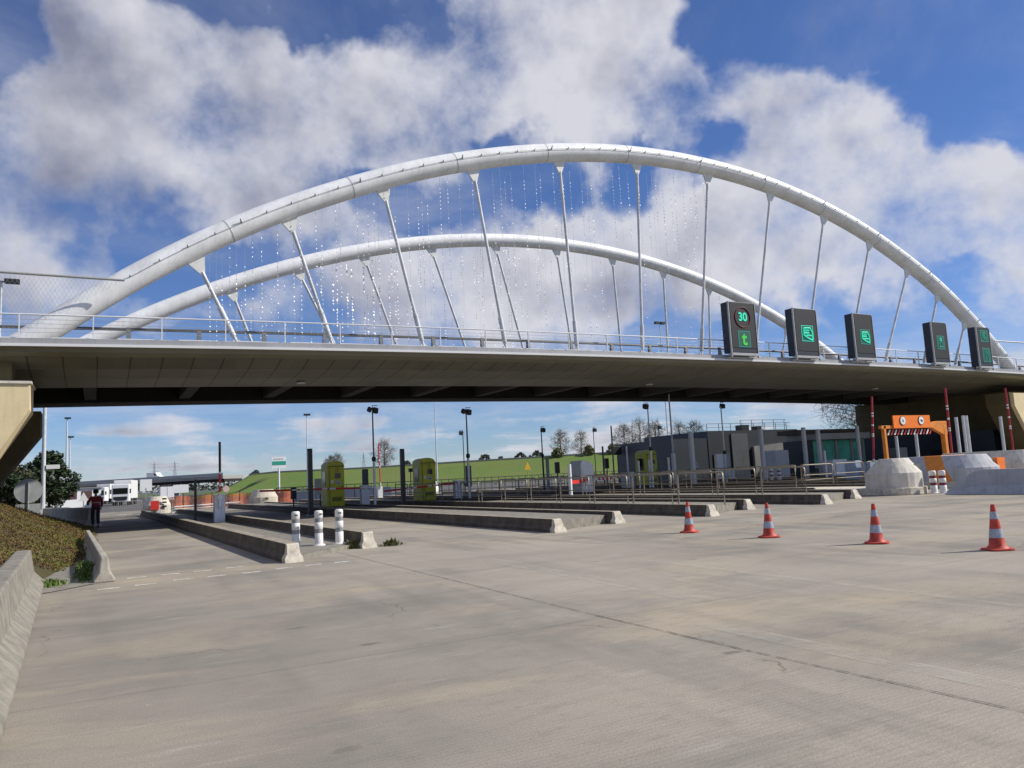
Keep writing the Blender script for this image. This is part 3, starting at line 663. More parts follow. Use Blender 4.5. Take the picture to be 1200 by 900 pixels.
net('net_fence', 'mesh safety screen at the right end of the bridge beyond the arch foot', 63.2, 84, 10.35, [67.8, 72, 76, 80])
# LED matrix signs hung on the bridge edge
def led_sign(label, x, w, z0, h, draw):
    t = thing('matrix_sign', label, 'led sign', (x, 33.55, z0), 0, 'LED lane signs along the bridge edge')
    MB().box(-w/2, w/2, -.05, .62, .02, h).build('housing', mat_house, t, bevel=.02)
    MB().box(-w/2+.07, w/2-.07, -.07, -.052, .30, h-.08).build('display', led_panel, t)
    b = MB(); b.box(-w/2-.06, -w/2-.002, -.09, .02, -.28, h+.01); b.box(w/2+.002, w/2+.05, -.09, .02, -.28, h-.1); b.box(-w/2, w/2, -.10, .30, -.16, -.01); b.box(-w/2-.03, w/2+.03, .2, .75, -.30, -.22)
    b.build('support_frame', mat_frame, t)
    draw(t, w, h); return t
mat_house = mat('sign_housing', (.018, .024, .040), .5, .2, 3); mat_frame = mat('sign_frame', (.42, .43, .44), .5, .15, 3)
def frame_rect(t, x0, x1, z0, z1, m_, th=.045, y=-.085, fill=None):
    b = MB(); b.box(x0, x1, y, y+.012, z0, z0+th); b.box(x0, x1, y, y+.012, z1-th, z1); b.box(x0, x0+th, y, y+.012, z0+th, z1-th); b.box(x1-th, x1, y, y+.012, z0+th, z1-th)
    o = b.build('symbol_frame', m_, t)
    if fill: MB().box(x0+th, x1-th, -.079, -.073, z0+th, z1-th).build('symbol_ground', fill, o)
    return o
def stroke(t, name, pts, r, m_, y=-.09):
    b = MB()
    for a, c_ in zip(pts, pts[1:]): b.tube([(a[0], y, a[1]), (c_[0], y, c_[1])], r, 6)
    return b.build(name, m_, t)
def d_30(t, w, h):
    text_mesh('30', .72, 'digits', led_g, t, (0, -.09, h*.70), bold=.02)
    stroke(t, 'red_ring', [(.62*math.cos(a*math.pi/16), h*.70+.62*math.sin(a*math.pi/16)) for a in range(33)], .025, led_red)
    frame_rect(t, -.48, .50, .34, 1.34, led_dim, fill=led_bgp)
    text_mesh('t', 1.15, 'letter_t', led_g2, t, (.0, -.09, .84), bold=.03)
def card(t, cx, cz, s_, m_):
    b = stroke(t, 'card_symbol', [(cx-.28*s_, cz+.28*s_), (cx+.22*s_, cz+.30*s_), (cx+.38*s_, cz+.05*s_), (cx+.34*s_, cz-.38*s_), (cx+.05*s_, cz-.30*s_), (cx-.30*s_, cz-.12*s_), (cx-.28*s_, cz+.28*s_)], .04*s_, m_)
    bb = MB(); bb.box(cx-.22*s_, cx+.12*s_, -.095, -.08, cz-.02*s_, cz+.08*s_); bb.box(cx-.10*s_, cx+.30*s_, -.095, -.08, cz-.16*s_, cz-.08*s_); bb.box(cx-.2*s_, cx+.16*s_, -.095, -.08, cz+.14*s_, cz+.20*s_); bb.build('hand_symbol', m_, b)
def d_card(m1, m2):
    def f(t, w, h):
        frame_rect(t, -w*.22, w*.30, h*.30, h*.64, m2, fill=led_bgp); card(t, w*.04, h*.475, w*.56, m1)
    return f
led_gm = mat('mid_green_led', (.0, .2, .14), .5, emit=(.015, .42, .30), es=.8)
def d_man(t, w, h):
    frame_rect(t, -w*.24, w*.26, h*.32, h*.66, led_dim, fill=led_bgp)
    cx, cz = w*.01, h*.49
    stroke(t, 'attendant_symbol', [(cx-.20, cz-.32), (cx-.12, cz-.05), (cx, cz+.08), (cx+.12, cz-.05), (cx+.22, cz-.32), (cx-.20, cz-.32)], .03, led_dim)
    stroke(t, 'attendant_head', [(cx+.10*math.cos(a*math.pi/5), cz+.22+.10*math.sin(a*math.pi/5)) for a in range(11)], .03, led_gm)
def d_two(t, w, h):
    frame_rect(t, -w*.25, w*.36, h*.62, h*.92, led_dim, fill=led_bgp); card(t, w*.05, h*.77, w*.48, led_dim)
    frame_rect(t, -w*.22, w*.38, h*.10, h*.46, led_dim, fill=led_bgp)
    stroke(t, 'pin_symbol', [(w*.0, h*.14), (w*.0, h*.40), (w*.10, h*.30), (w*.2, h*.40), (w*.2, h*.14)], .025, led_dim)
led_sign('black LED sign showing a green 30 in a red ring above a green letter t', 34.38, 2.1, 8.22, 3.12, d_30)
led_sign('black LED sign with a bright green card symbol, second from the left', 39.85, 2.05, 8.22, 3.05, d_card(led_g, led_gm))
led_sign('black LED sign with a green card symbol, middle one of the five', 45.45, 1.9, 8.25, 3.0, d_card(led_g, led_dim))
led_sign('narrow black LED sign with a dim green figure symbol, fourth from the left', 53.78, 1.7, 8.15, 2.95, d_man)
led_sign('black LED sign with two dim green symbols before the right arch foot', 59.2, 1.6, 8.0, 3.0, d_two)
# strings of glitter discs hanging from both arches
lab = 'thin string of small glittering discs hanging from the near white arch'
lab2 = 'string of bright glittering discs hanging from the far white arch'
def disc(b, z, r):   # small faceted glass-like bead-disc, twisted at random
    a = random.uniform(0, 3.14); u = Vector((math.cos(a), math.sin(a), random.uniform(-.2, .2))).normalized(); w = Vector((0, 0, 1)); k = u.cross(w).normalized()*.30
    P = [u*r, w*r, -u*r, -w*r, k*r, -k*r]; c = Vector((0, 0, z))
    b.add([c+p for p in P], [(0, 1, 4), (1, 2, 4), (2, 3, 4), (3, 0, 4), (1, 0, 5), (2, 1, 5), (3, 2, 5), (0, 3, 5)])
xs1 = []
x = 4.4
while x < 34.5:
    xs1.append(x)
    x += random.choice((.28, .38, .5, .75))
for x in xs1:
    zt = z1s(x)-.45; top = 0; b = MB(); yo = 36+random.uniform(-.25, .25)
    ll = min(7.5, zt-Lz(x)-.5); b.add([(-.005, 0, 0), (.005, 0, 0), (.005, 0, -ll), (-.005, 0, -ll)], [(0, 1, 2, 3)])
    n = random.randint(12, 28); st = random.uniform(.2, 1.8); b.m = 1
    for k in range(n):
        z = -st-k*.22; 
        if zt+z < Lz(x)+.6: break
        a = random.uniform(0, 3.14); r = .040; c_, s_ = math.cos(a)*r, math.sin(a)*r; tl = random.uniform(-.02, .02)
        disc(b, z, r)
    tag(b.build('disc_string', [rope_m, disc_m], loc=(x, yo, zt)), lab, 'light string', 'disc strings on the near arch')
x = 8.2
while x < 50:
    d0 = z2(x)-.42; b = MB(); dens_ = 1 if x < 32 else .5
    b.add([(-.003, 0, 0), (.003, 0, 0), (.003, 0, -(d0-Lz(x)-.4)), (-.003, 0, -(d0-Lz(x)-.4))], [(0, 1, 2, 3)]); b.m = 1
    z = -random.uniform(.2, 1.6); big = math.exp(-((x-15.5)/3.5)**2)
    while d0+z > Lz(x)+.5:
        if random.random() < .80*dens_+.15:
            a = random.uniform(0, 3.14); r = random.uniform(.040, .058)+.070*big*random.random(); c_, s_ = math.cos(a)*r, math.sin(a)*r; tl = random.uniform(-.03, .03)
            disc(b, z, r)
        if random.random() < .08: z -= random.uniform(.5, 1.8)
        z -= .22
    tag(b.build('disc_string', [rope_m, disc_m], loc=(x, 51+random.uniform(-.3, .3), d0)), lab2, 'light string', 'disc strings on the far arch')
    x += random.choice((.3, .42, .6, .9)) if x < 32 else random.choice((.5, .8, 1.2))
# lamps standing on the deck
def deck_lamp(label, x, Y, h, s_=1.):
    t = thing('floodlight_mast', label, 'lamp post', (x, Y, Lz(x)+.3)); MB().tube([(0, 0, 0), (0, 0, h)], .06, 8).build('pole', gray_post, t)
    b = MB(); b.box(-.9*s_, -.15, -.2, .2, h-.12, h+.12); b.box(.15, .9*s_, -.2, .2, h-.12, h+.12); b.tube([(-.6, 0, h-.05), (.6, 0, h-.05)], .05, 6); b.build('floodlight', black_post, t)
lp = Q(2, 330, 52); deck_lamp('dark floodlight on a mast at the left edge behind the near arch foot', lp.x, 51.8, lp.z-Lz(lp.x)-.3)
lp = Q(773, 379, 58)
t = thing('floodlight_mast', 'distant double floodlight seen just above the deck rail left of the 30 sign', 'lamp post', (Q(773, 379, 75).x, 75, 0)); hh = Q(773, 379, 75).z
MB().tube([(0, 0, 0), (0, 0, hh)], .09, 8, .05).build('pole', gray_post, t)
b = MB(); b.box(-.75, -.15, -.2, .2, hh-.1, hh+.2); b.box(.15, .75, -.2, .2, hh-.1, hh+.2); b.tube([(-.6, 0, hh), (.6, 0, hh)], .05, 6); b.build('floodlight', black_post, t)
# ------------------------------------------------------------------ toll islands
KP = [(-.20, 0), (-.20, .09), (-.145, .17), (-.125, .36), (.125, .36), (.145, .17), (.20, .09), (.20, 0)]
def kerb(root, x, y0, y1, s_=1., zs=1., drift=-.012):
    b = MB(); vs = []; n = len(KP); secs = []
    k = max(2, int((y1-y0)/4)); cap = .22
    for i in range(k+1):
        y = y0+cap+(y1-y0-cap)*i/k; secs.append((y, 1.))
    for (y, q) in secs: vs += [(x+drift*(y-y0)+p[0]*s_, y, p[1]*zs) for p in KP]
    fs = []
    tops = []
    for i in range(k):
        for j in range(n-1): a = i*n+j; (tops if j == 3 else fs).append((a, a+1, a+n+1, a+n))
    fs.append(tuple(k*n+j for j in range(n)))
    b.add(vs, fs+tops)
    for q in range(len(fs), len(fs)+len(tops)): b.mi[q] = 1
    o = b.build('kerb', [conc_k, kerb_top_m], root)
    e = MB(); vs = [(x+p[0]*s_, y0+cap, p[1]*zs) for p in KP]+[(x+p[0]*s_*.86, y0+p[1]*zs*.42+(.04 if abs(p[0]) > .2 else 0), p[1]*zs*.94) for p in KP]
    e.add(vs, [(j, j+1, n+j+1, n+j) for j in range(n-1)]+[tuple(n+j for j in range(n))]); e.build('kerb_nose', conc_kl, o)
    return o
def island(label, xl, xr, yl, yr, y1, infill, zs=1.):
    t = thing('toll_island', label, 'traffic island', (0, 0, 0), 0, 'raised concrete islands between the toll lanes')
    kerb(t, xl, yl, y1, 1.1, zs); kerb(t, xr, yr, y1, 1.1, zs)
    b = MB(); b.prism([(xl+.2, yl+.5), (xr-.2, yr+.5), (xr-.2-.012*(y1-yr), y1), (xl+.2-.012*(y1-yl), y1)], 'z', -.02, infill); b.build('infill', conc_b, t); return t
island('long low concrete island with three white bollards at its near end', 3.72, 5.95, 16.8, 18.6, 64, .10, 1.08)
island('concrete island second from the left, carrying the left lime booth', 11.1, 13.9, 18.0, 19.1, 72, .26)
island('concrete island third from the left, ending just behind the leftmost traffic cone', 17.2, 20.1, 18.6, 19.9, 72, .26)
island('concrete island fourth from the left, ending left of the rounded crash nose', 23.2, 26.6, 19.2, 20.6, 72, .26)
t = island('wide concrete island under the rounded crash nose beside the orange height gauge', 28.7, 32.2, 24.2, 24.2, 66, .26)
island('far concrete island behind the orange striped crash nose', 36.4, 39.2, 24.0, 24.5, 66, .26)
island('far concrete island in front of the dark technical building', 42.6, 45.4, 27.0, 27.5, 66, .26)
island('farthest concrete island beside the green glazed booth', 49.0, 52.0, 29.0, 29.5, 62, .26)
# ------------------------------------------------------------------ crash noses
def crash_nose(label, x, y, w, ln, h, m_, stripe=None, zb=.3, group='rounded concrete crash noses', pl=0):
    t = thing('crash_nose', label, 'crash barrier', (x, y, 0), 0, group)
    b = MB(); n = 9; out = []
    for i in range(n+1): a = math.pi+math.pi*i/n; out.append((w/2*math.cos(a), w*.36+w*.36*math.sin(a)))
    out += [(w/2, ln), (-w/2, ln)]
    bs = [(p[0]*1.12, p[1]-.10 if p[1] < w*.5 else p[1]+pl) for p in out]
    b.prism(bs, 'z', 0, zb); b.build('plinth', conc_kl, t, bevel=.03)
    b = MB(); vs = []; k = len(out)
    for (z, f) in ((zb, 1.0), (zb+(h-zb)*.50, 1.0), (zb+(h-zb)*.52, .985), (h, .72)):
        for p in out: vs.append((p[0]*f, (p[1]+(1-f)*1.6) if p[1] < w*.5 else p[1]-(1-f)*2.0, z))
    fs = [tuple(3*k+j for j in range(k))]
    for i in range(3):
        for j in range(k): fs.append((i*k+j, i*k+(j+1) % k, (i+1)*k+(j+1) % k, (i+1)*k+j))
    b.add(vs, fs); body = b.build('nose_body', m_, t, bevel=.02)
    return t, body
t, body = crash_nose('big pale rounded concrete crash nose left of the red and white bollards', 29.65, 20.1, 1.9, 1.75, 1.50, conc_l, pl=5.0)
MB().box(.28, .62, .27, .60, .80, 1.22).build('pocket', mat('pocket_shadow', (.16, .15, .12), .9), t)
t, body = crash_nose('concrete crash nose with an orange stripe behind the big grey barrier', 36.2, 20.7, 2.6, 4.6, 1.50, conc_blue)
def sleeve(y0, y1, sh, m_, name):
    b = MB(); lv = [(.30, 1.), (.90, 1.), (.92, .985), (1.50, .72)]; pr = []
    for (z, f) in lv: pr.append((-(1.3*f+.014), z))
    pr.append((-.90, 1.512)); pr += [(.90, 1.512)]+[(-x, z) for x, z in pr[:4][::-1]]
    k = len(pr); vs = []
    for yy in (y0, y1): vs += [(x, yy+sh*(z-.3), z) for x, z in pr]
    b.add(vs, [tuple(range(k)), tuple(range(k, 2*k))]+[(q, q+1, k+q+1, k+q) for q in range(k-1)]); return b.build(name, m_, t)
sleeve(1.2, 2.1, .55, orange_d, 'orange_stripe')
MB().box(.55, 1.15, .15, .35, .55, 1.30).build('orange_board', orange, t)
t, body = crash_nose('pale concrete crash nose cut by the right edge of the photo', 42.9, 21.8, 2.6, 5.5, 1.6, conc_l)
t, body = crash_nose('small pale octagonal crash nose end beside the orange netting', 13.3, 70.5, 2.2, 2.6, 1.45, mat('octagon_white', (.60, .55, .45), .9, .2, 2), None, .1)
MB().tube([(-.1, -.03, .75), (.1, -.03, .62)], .06, 6).build('ring_bolt', black_post, t)
t, body = crash_nose('weathered rounded crash nose with a red panel at the far end of the bollard island', 4.1, 62.5, 1.7, 3.2, 1.35, conc_l, None, .1)
MB().box(-.55, .0, -.10, -.02, .40, 1.05).build('red_panel', redp, t)
b = MB()
for zz in (.55, .85, 1.1): b.box(.22, .52, -.06, .02, zz, zz+.12)
b.build('slot', black_post, t)
# big jersey mass at right
t = thing('concrete_barrier', 'long grey concrete barrier with a sloping end beside the red banded bollards', 'barrier', (29.7, 0, 0))
b = MB(); pr = [(0, 0), (.06, .10), (.20, .32), (.26, .92), (.50, .92), (.56, .32), (.70, .10), (.76, 0)]; vs = []; k = len(pr)
for (y, f) in ((19.1, .12), (18.6, .50), (18.0, .90), (17.5, 1.), (12, 1.), (4, 1.), (-8, 1.)): vs += [(p[0], y, p[1]*f) for p in pr]
fs = [tuple(range(k)), tuple(6*k+j for j in range(k))]
for i in range(6):
    for j in range(k): fs.append((i*k+j, i*k+(j+1) % k, (i+1)*k+(j+1) % k, (i+1)*k+j))
b.add(vs, fs); b.build('barrier_body', conc_blue, t)
b = MB(); b.box(.78, 8, 12, 17.5, .0, .25); b.build('infill', conc_b, t)
# ------------------------------------------------------------------ left side barriers
conc_side = mat('kerb_block_concrete', (.40, .37, .31), .9, .35, 3, bump=.4, streak=.25)
def jersey(label, x0, y0, x1, y1, w, h, m_, nose=0.):
    ang = math.atan2(-(x1-x0), y1-y0); ln = math.hypot(x1-x0, y1-y0)
    t = thing('jersey_barrier', label, 'barrier', (x0, y0, 0), ang)
    pr = [(-w/2, 0), (-w/2, h*.1), (-w*.26, h*.38), (-w*.17, h), (w*.17, h), (w*.26, h*.38), (w/2, h*.1), (w/2, 0)]
    b = MB(); vs = []; k = len(pr); secs = [(0, 1)]+[(ln*i/12, 1) for i in range(1, 13)]
    for (y, f) in secs: vs += [(p[0]+.004*noise.noise(Vector((y*2, p[0], p[1]))), y+(nose*p[1] if y == 0 else 0), p[1]*f) for p in pr]
    fs = [tuple(range(k)), tuple(12*k+j for j in range(k))]
    for i in range(12):
        for j in range(k): fs.append((i*k+j, i*k+(j+1) % k, (i+1)*k+(j+1) % k, (i+1)*k+j))
    b.add(vs, fs); o = b.build('barrier_body', m_, t, bevel=.025); return t
jersey('large weathered concrete wall in the bottom left corner', -1.18, 17.3, -.80, 3.0, .72, .66, conc_b, 0)
t = jersey('short low concrete kerb block with a whitish end, left of the dashed markings', .17, 16.5, -.22, 30.5, .36, .46, conc_side, .25)
jersey('pale angled concrete block at the top of the brown bank beside the walking person', -.1, 46.5, -2.8, 58.5, .9, 1.0, conc_l, .3)
jersey('lower concrete block farther left beyond the angled block', -3.2, 59.5, -6.5, 75, .7, .9, conc_l, 0)
# ------------------------------------------------------------------ bollards and cones
def bollard(loc, label, band, group, h=.86, rr=.098):
    t = thing('bollard', label, 'bollard', loc, 0, group); s_ = h/.86
    MB().lathe([(rr*1.62, 0), (rr*1.55, .025), (rr*1.1, .03)], 18).build('base_plate', boll_w, t)
    pr = [(rr*1.03, .03), (rr*1.03, .30), (rr*.97, .305)]
    pr2 = [(rr*.95, .40), (rr*1.04, .41), (rr*1.04, .57), (rr*.96, .575)]; pr3 = [(rr*.95, .67), (rr*1.04, .68), (rr*1.04, .82), (rr*.98, .85), (rr*.75, .865)]
    b = MB(); b.lathe([(r, z*s_) for r, z in pr], 20); b.lathe([(r, z*s_) for r, z in pr2], 20); b.lathe([(r, z*s_) for r, z in pr3], 20); b.build('post', boll_w, t)
    for za, zb_ in ((.300, .41), (.57, .68)): MB().lathe([(rr*.985, za*s_), (rr*.985, zb_*s_)], 20).build('band', band, t)
    return t
g1 = G(347, 642, .06); g2 = G(374, 641, .06); g3 = G(398, 639, .06)
bb = bollard((g1.x, g1.y, .10), 'leftmost of the three white bollards on the near island', boll_b, 'white bollards on the near island')
MB().box(-.05, .03, -.112, -.10, .76, .79).build('scuff', black_post, bb)
b2 = dup(bb, (g2.x, g2.y, .10), 'middle one of the three white bollards on the near island', .4)
b3 = dup(bb, (g3.x, g3.y, .10), 'rightmost of the three white bollards, beside the weed clump', 0)
g4 = G(1095, 578); g5 = G(1106, 578)
r1 = bollard((g4.x, g4.y, 0), 'left of the two white bollards with dark red bands by the crash nose', dkred, 'red banded bollards by the crash nose', .92, .13)
r2 = dup(r1, (g5.x, g5.y, 0), 'right of the two white bollards with dark red bands, beside the grey barrier')
def cone(loc, label):
    t = thing('traffic_cone', label, 'traffic cone', loc, random.uniform(0, 1.5), 'traffic cones in a row across the plaza')
    H = .74; f = lambda z: .128-.098*(z-.05)/(H-.05)
    b = MB(); pts_ = [(.215*math.copysign(abs(math.cos(a))**.6, math.cos(a)), .215*math.copysign(abs(math.sin(a))**.6, math.sin(a))) for a in [2*math.pi*i/24 for i in range(24)]]
    b.prism(pts_, 'z', 0, .035); b.build('base', cone_red, t, bevel=.01)
    for za, zb_ in ((.035, .20), (.345, .50), (.62, .735)):
        b = MB(); b.lathe([(f(za) if za > .04 else .165, za), ((f(.08)) if za < .04 else f((za+zb_)/2), .08 if za < .04 else (za+zb_)/2), (f(zb_), zb_)], 24); b.build('cone_body', cone_red, t)
    for za, zb_ in ((.20, .345), (.50, .62)): MB().lathe([(f(za)+.002, za), (f(zb_)+.002, zb_)], 24).build('reflective_band', cone_band, t)
    return t
cl = ['farthest and smallest red cone, left end of the row in front of the island', 'second red and grey cone from the left', 'third cone from the left, tilted and orange tinted with a worn base', 'nearest and largest red cone at the right edge of the photo']
c1 = cone((12.76, 14.75, 0), cl[0])
for (p, q) in (((12.76, 12.2), cl[1]), ((12.84, 9.65), cl[2]), ((12.93, 7.5), cl[3])): dup(c1, (p[0], p[1], 0), q, random.uniform(0, 1.5))
# ------------------------------------------------------------------ toll equipment
def booth(loc, label, big=True):
    t = thing('ticket_booth', label, 'toll booth', loc, 0, 'lime green ticket booths')
    w, d, h = 1.06, 1.35, 2.62
    b = MB(); arc = [(-w/2, 0), (w/2, 0), (w/2, h-.16)]+[(w/2*math.cos(R(a)), h-.16+.26*math.sin(R(a))) for a in (15, 35, 55, 75, 90, 105, 125, 145, 165)]+[(-w/2, h-.16)]
    b.prism(arc, 'y', 0, d); b.build('cabin', lime, t, bevel=.02)
    b = MB(); b.box(-w/2+.16, w/2-.03, -.03, -.003, .12, h-.26); dr = b.build('door', lime, t, bevel=.01)
    b = MB(); b.box(-w/2+.10, w/2, -.10, -.002, h-.26, h-.20); b.box(-w/2+.135, -w/2+.155, -.035, -.004, .1, h-.27); b.build('trim', lime_d, t)
    MB().box(-.06, .30, -.045, -.032, 1.66, 1.98).build('window', glassd, dr)
    text_mesh('EDI', .17, 'lettering', lime_d, dr, (.10, -.035, 2.22)); text_mesh('204', .15, 'lettering', lime_d, dr, (.10, -.035, 2.07))
    MB().box(-w/2-.02, -w/2-.003, .3, 1.0, 1.2, 2.1).build('side_window', glassd, t)
    MB().box(-.02, .26, -.045, -.032, 1.30, 1.52).build('ticket_panel', galv, dr); MB().box(.04, .20, -.052, -.046, 1.36, 1.40).build('ticket_slot', black, dr)
    MB().box(-.30, -.16, -.045, -.032, 1.38, 1.58).build('sticker', sign_white, dr); MB().box(.36, .42, -.06, -.032, 1.05, 1.22).build('handle', black_post, dr)
    MB().box(-.25, .35, -.042, -.033, .30, .55).build('louvre', lime_d, dr)
    MB().box(-w/2-.05, w/2+.05, -.06, d+.05, -.25, 0).build('plinth', conc_k, t)
    return t
bt = booth((12.75, 46.2, .28), 'lime green booth farthest left, behind the dark post')
dup(bt, (18.85, 46.5, .28), 'second lime green booth, behind the slanting red and white boom')
dup(bt, (37.6, 47.2, .28), 'lime green booth half hidden by white poles right of the red tape')
dark_red_black = mat('boom_dark_cover', (.035, .012, .02), .5)
def stripes_boom(parent, p, d, ln, r=.055, seg=None):
    d = Vector(d).normalized(); p = Vector(p); b = MB()
    seg = seg or [(0, .06, 1), (.06, .30, 0), (.30, .36, 1), (.36, .38, 0), (.38, .43, 1), (.43, .58, 0), (.58, .64, 1), (.64, .66, 0), (.66, .71, 1), (.71, 1, 0)]
    for a, c_, mi in seg: b.m = mi; b.tube([p+d*ln*a, p+d*ln*c_], r, 8)
    return b.build('boom', [redp, whitep, dark_red_black], parent)
def barrier_gate(loc, label, boom_dir, ln, h=1.05, seg=None, dark=False):
    t = thing('barrier_gate', label, 'barrier gate', loc, 0, 'toll lane barrier gates')
    MB().box(-.24, .24, -.2, .2, 0, h).build('cabinet', cab_grey, t, bevel=.02)
    MB().box(-.26, .26, -.22, .22, h+.002, h+.05).build('lid', cab_cream, t)
    bm_ = stripes_boom(t, (0, -.27, h-.10), boom_dir, ln, seg=seg)
    MB().tube([(0, -.30, h-.10), (0, -.2, h-.10)], .12, 10).build('pivot', whitep, t)
    d = Vector(boom_dir).normalized(); b = MB().tube([Vector((0, -.27, h-.1))-d*.45, Vector((0, -.27, h-.1))+d*.05], .07, 8); b.build('counterweight', whitep, t)
    return t
barrier_gate((13.9, 44.2, .26), 'gate with a lowered red and white boom in front of the leftmost lime booth', (-1, 0, .02), 6.0, 1.15)
barrier_gate((20.0, 44.5, .26), 'gate with a slanting red and white boom before the second lime booth', (-1, 0, -.055), 4.9, 1.15)
zA = G(257, 612, .1)
tA = barrier_gate((zA.x, zA.y, .10), 'grey gate on the bollard island, its boom raised and dark at the top', (-.0, 0, 1), 2.6, 1.25, seg=[(0, .10, 1), (.10, .20, 0), (.20, .25, 1), (.25, .42, 0), (.42, .46, 1), (.46, 1, 2)])
for (bx, by, px_, py_, ln, lb) in ((0, 0, 1017, 465, 0, 'raised dark red boom standing between the green glazed booth and the orange gauge'), (0, 0, 1103, 455, 0, 'raised dark red boom standing behind the right leg of the orange gauge'), (0, 0, 1174, 455, 0, 'raised dark red boom nearest the right edge of the photo')):
    Yb = {1017: 30., 1103: 27., 1174: 28.}[px_]; tp = Q(px_, py_, Yb)
    base = Q({1017: 1020, 1103: 1113, 1174: 1186}[px_], 548, Yb)
    tg = thing('barrier_gate', lb, 'barrier gate', (base.x, Yb, 0), 0, 'toll lane barrier gates')
    MB().box(-.3, .2, -.22, .22, 0, 1.35).build('cabinet', mat('cabinet_blue_grey', (.26, .34, .46), .5, .15, 3) if 'cbg' not in globals() else cbg, tg, bevel=.02)
    d = Vector((tp.x-base.x, 0, tp.z-1.2)); l_ = d.length
    b = MB(); d.normalize(); p = Vector((.28, -.05, 1.2))
    for a, c_, mi in ((0, .07, 1), (.07, .40, 0), (.40, .42, 1), (.42, .43, 0), (.43, .45, 1), (.45, .56, 0), (.56, .585, 1), (.585, .70, 0), (.70, .72, 1), (.72, .74, 0), (.74, .76, 1), (.76, 1, 0)):
        b.m = mi; b.tube([p+d*l_*a, p+d*l_*c_], .062, 8)
    b.build('boom', [mat_dr if 'mat_dr' in globals() else globals().setdefault('mat_dr', mat('boom_dark_red', (.36, .02, .03), .5)), whitep], tg)
    MB().tube([(.28, -.05, .35), (.28, -.05, 1.25)], .11, 8).build('counterweight', white_post, tg)
# light poles with floodlights
def light_pole(loc, label, h, lower=2.6, r=.075, head='double', mat_lo=None, mat_hi=None, flip=1, group='toll lane light poles'):
    t = thing('light_pole', label, 'lamp post', loc, 0, group)
    MB().tube([(0, 0, 0), (0, 0, lower)], r, 10).build('pole', mat_lo or white_post, t)
    MB().tube([(0, 0, lower), (0, 0, h)], r*.72, 10, r*.55).build('upper_pole', mat_hi or galv, t)
    MB().lathe([(r*1.2, 0), (r*1.7, .06), (r*1.7, .2), (r*1.2, .26)], 10, (0, 0, lower-.1)).build('collar', black_post, t)
    def fl(dx, rot):
        b = MB(); b.prism([(-.05, -.14), (.22, -.20), (.25, .10), (.0, .17)], 'y', -.18, .18)
        o = b.build('floodlight', black, t); o.location = (dx, 0, h+.02); o.rotation_euler = (0, rot, 0); return o
    fl(.06*flip, 0 if flip > 0 else math.pi)
    if head == 'double': o = fl(-.10*flip, math.pi+.3 if flip > 0 else .3); o.scale = (.8, .8, .8)
    MB().tube([(0, 0, h-.1), (0, 0, h+.30), (.30*flip, 0, h+.28)], .025, 6).build('head_bracket', black_post, t)
    return t
light_pole((14.15, 43.1, .3), 'white light pole with black twin floodlights beside the first lime booth', 5.45, mat_hi=mat('upper_grey', (.22, .24, .26), .5))
light_pole((20.3, 43.4, .3), 'white light pole with black twin floodlights right of the second lime booth', 5.35, mat_hi=mat('upper_grey_b', (.22, .24, .26), .5))
def at(px, pb, pt, Y, zb=0.):
    b_ = Q(px, pb, Y); t_ = Q(px, pt, Y); return b_.x, t_.z
x, z = at(545, 570, 508, 60); light_pole((x, 60, 0), 'thin dark pole with one floodlight facing left, just left of the second twin floodlight pole', z, 1.0, .06, 'single', black_post, black_post, -1)
x, z = at(638, 575, 504, 52); light_pole((x, 52, 0), 'dark pole with a small floodlight rising beside the light grey tube', z, 3., .07, 'single', black_post, black_post, 1)
x, z = at(699, 565, 504, 62); light_pole((x, 62, 0), 'dark pole with a small round floodlight left of the tall thin dark post', z, 1., .06, 'single', black_post, black_post, 1)
x, z = at(776, 560, 501, 66); light_pole((x, 66, 0), 'dark pole with a floodlight just right of the half hidden lime booth', z, 1., .07, 'single', black_post, black_post, 1)
x, z = at(766, 578, 477, 42); light_pole((x, 42, .3), 'tall white light pole with a pale floodlight tilted left near the middle right', z-.3, 2.6, .075, 'single', white_post, gray_post, -1)
x, z = at(852, 566, 476, 44); light_pole((x, 44, .3), 'white light pole with a pale floodlight tilted right before the dark building', z-.3, 2.2, .08, 'single', white_post, white_post, 1)
def mast(label, px, pb, pt, Y, r0_=.12, r1_=.05, m_=None, head=True, hs=1.):
    b_ = Q(px, pb, Y); t_ = Q(px, pt, Y); h = t_.z
    t = thing('lighting_mast', label, 'lamp post', (b_.x, Y, 0)); MB().tube([(0, 0, 0), (0, 0, h*.3), (0, 0, h)], [r0_, r0_*.8, r1_], 10).build('pole', m_ or gray_post, t)
    if head: b = MB(); b.box(-.5*hs, .7*hs, -.3*hs, .3*hs, h, h+.35*hs); b.build('lamp_head', black_post, t)
    return t
mt = mast('tall grey pole with a white camera in front of the pine tree', 50, 600, 455, 62, .16, .11, head=False)
b = MB(); b.box(.15, .95, -.16, .16, 3.62, 3.9); b.tube([(.0, 0, 3.6), (.6, 0, 3.6)], .04, 6); b.build('camera', sign_white, mt)
mast('distant tall lighting mast right of the pine tree, taller of the pair', 77, 590, 491, 190, .3, .12)
mast('distant shorter lighting mast of the pair right of the pine tree', 81, 590, 513, 200, .25, .1)
mast('distant slim lighting mast above the green and white sign', 361, 590, 487, 150, .16, .07)
mast('tall slim grey mast rising above the second lime booth', 513, 575, 468, 100, .12, .05, head=False)
x, z = at(786, 575, 466, 44); mt = mast('tall grey mast with a thick light base right of the half hidden lime booth', 792, 575, 462, 44, .09, .05, head=False)
MB().tube([(0, 0, 0), (0, 0, 2.6)], .16, 12).build('base_tube', cab_cream, mt)
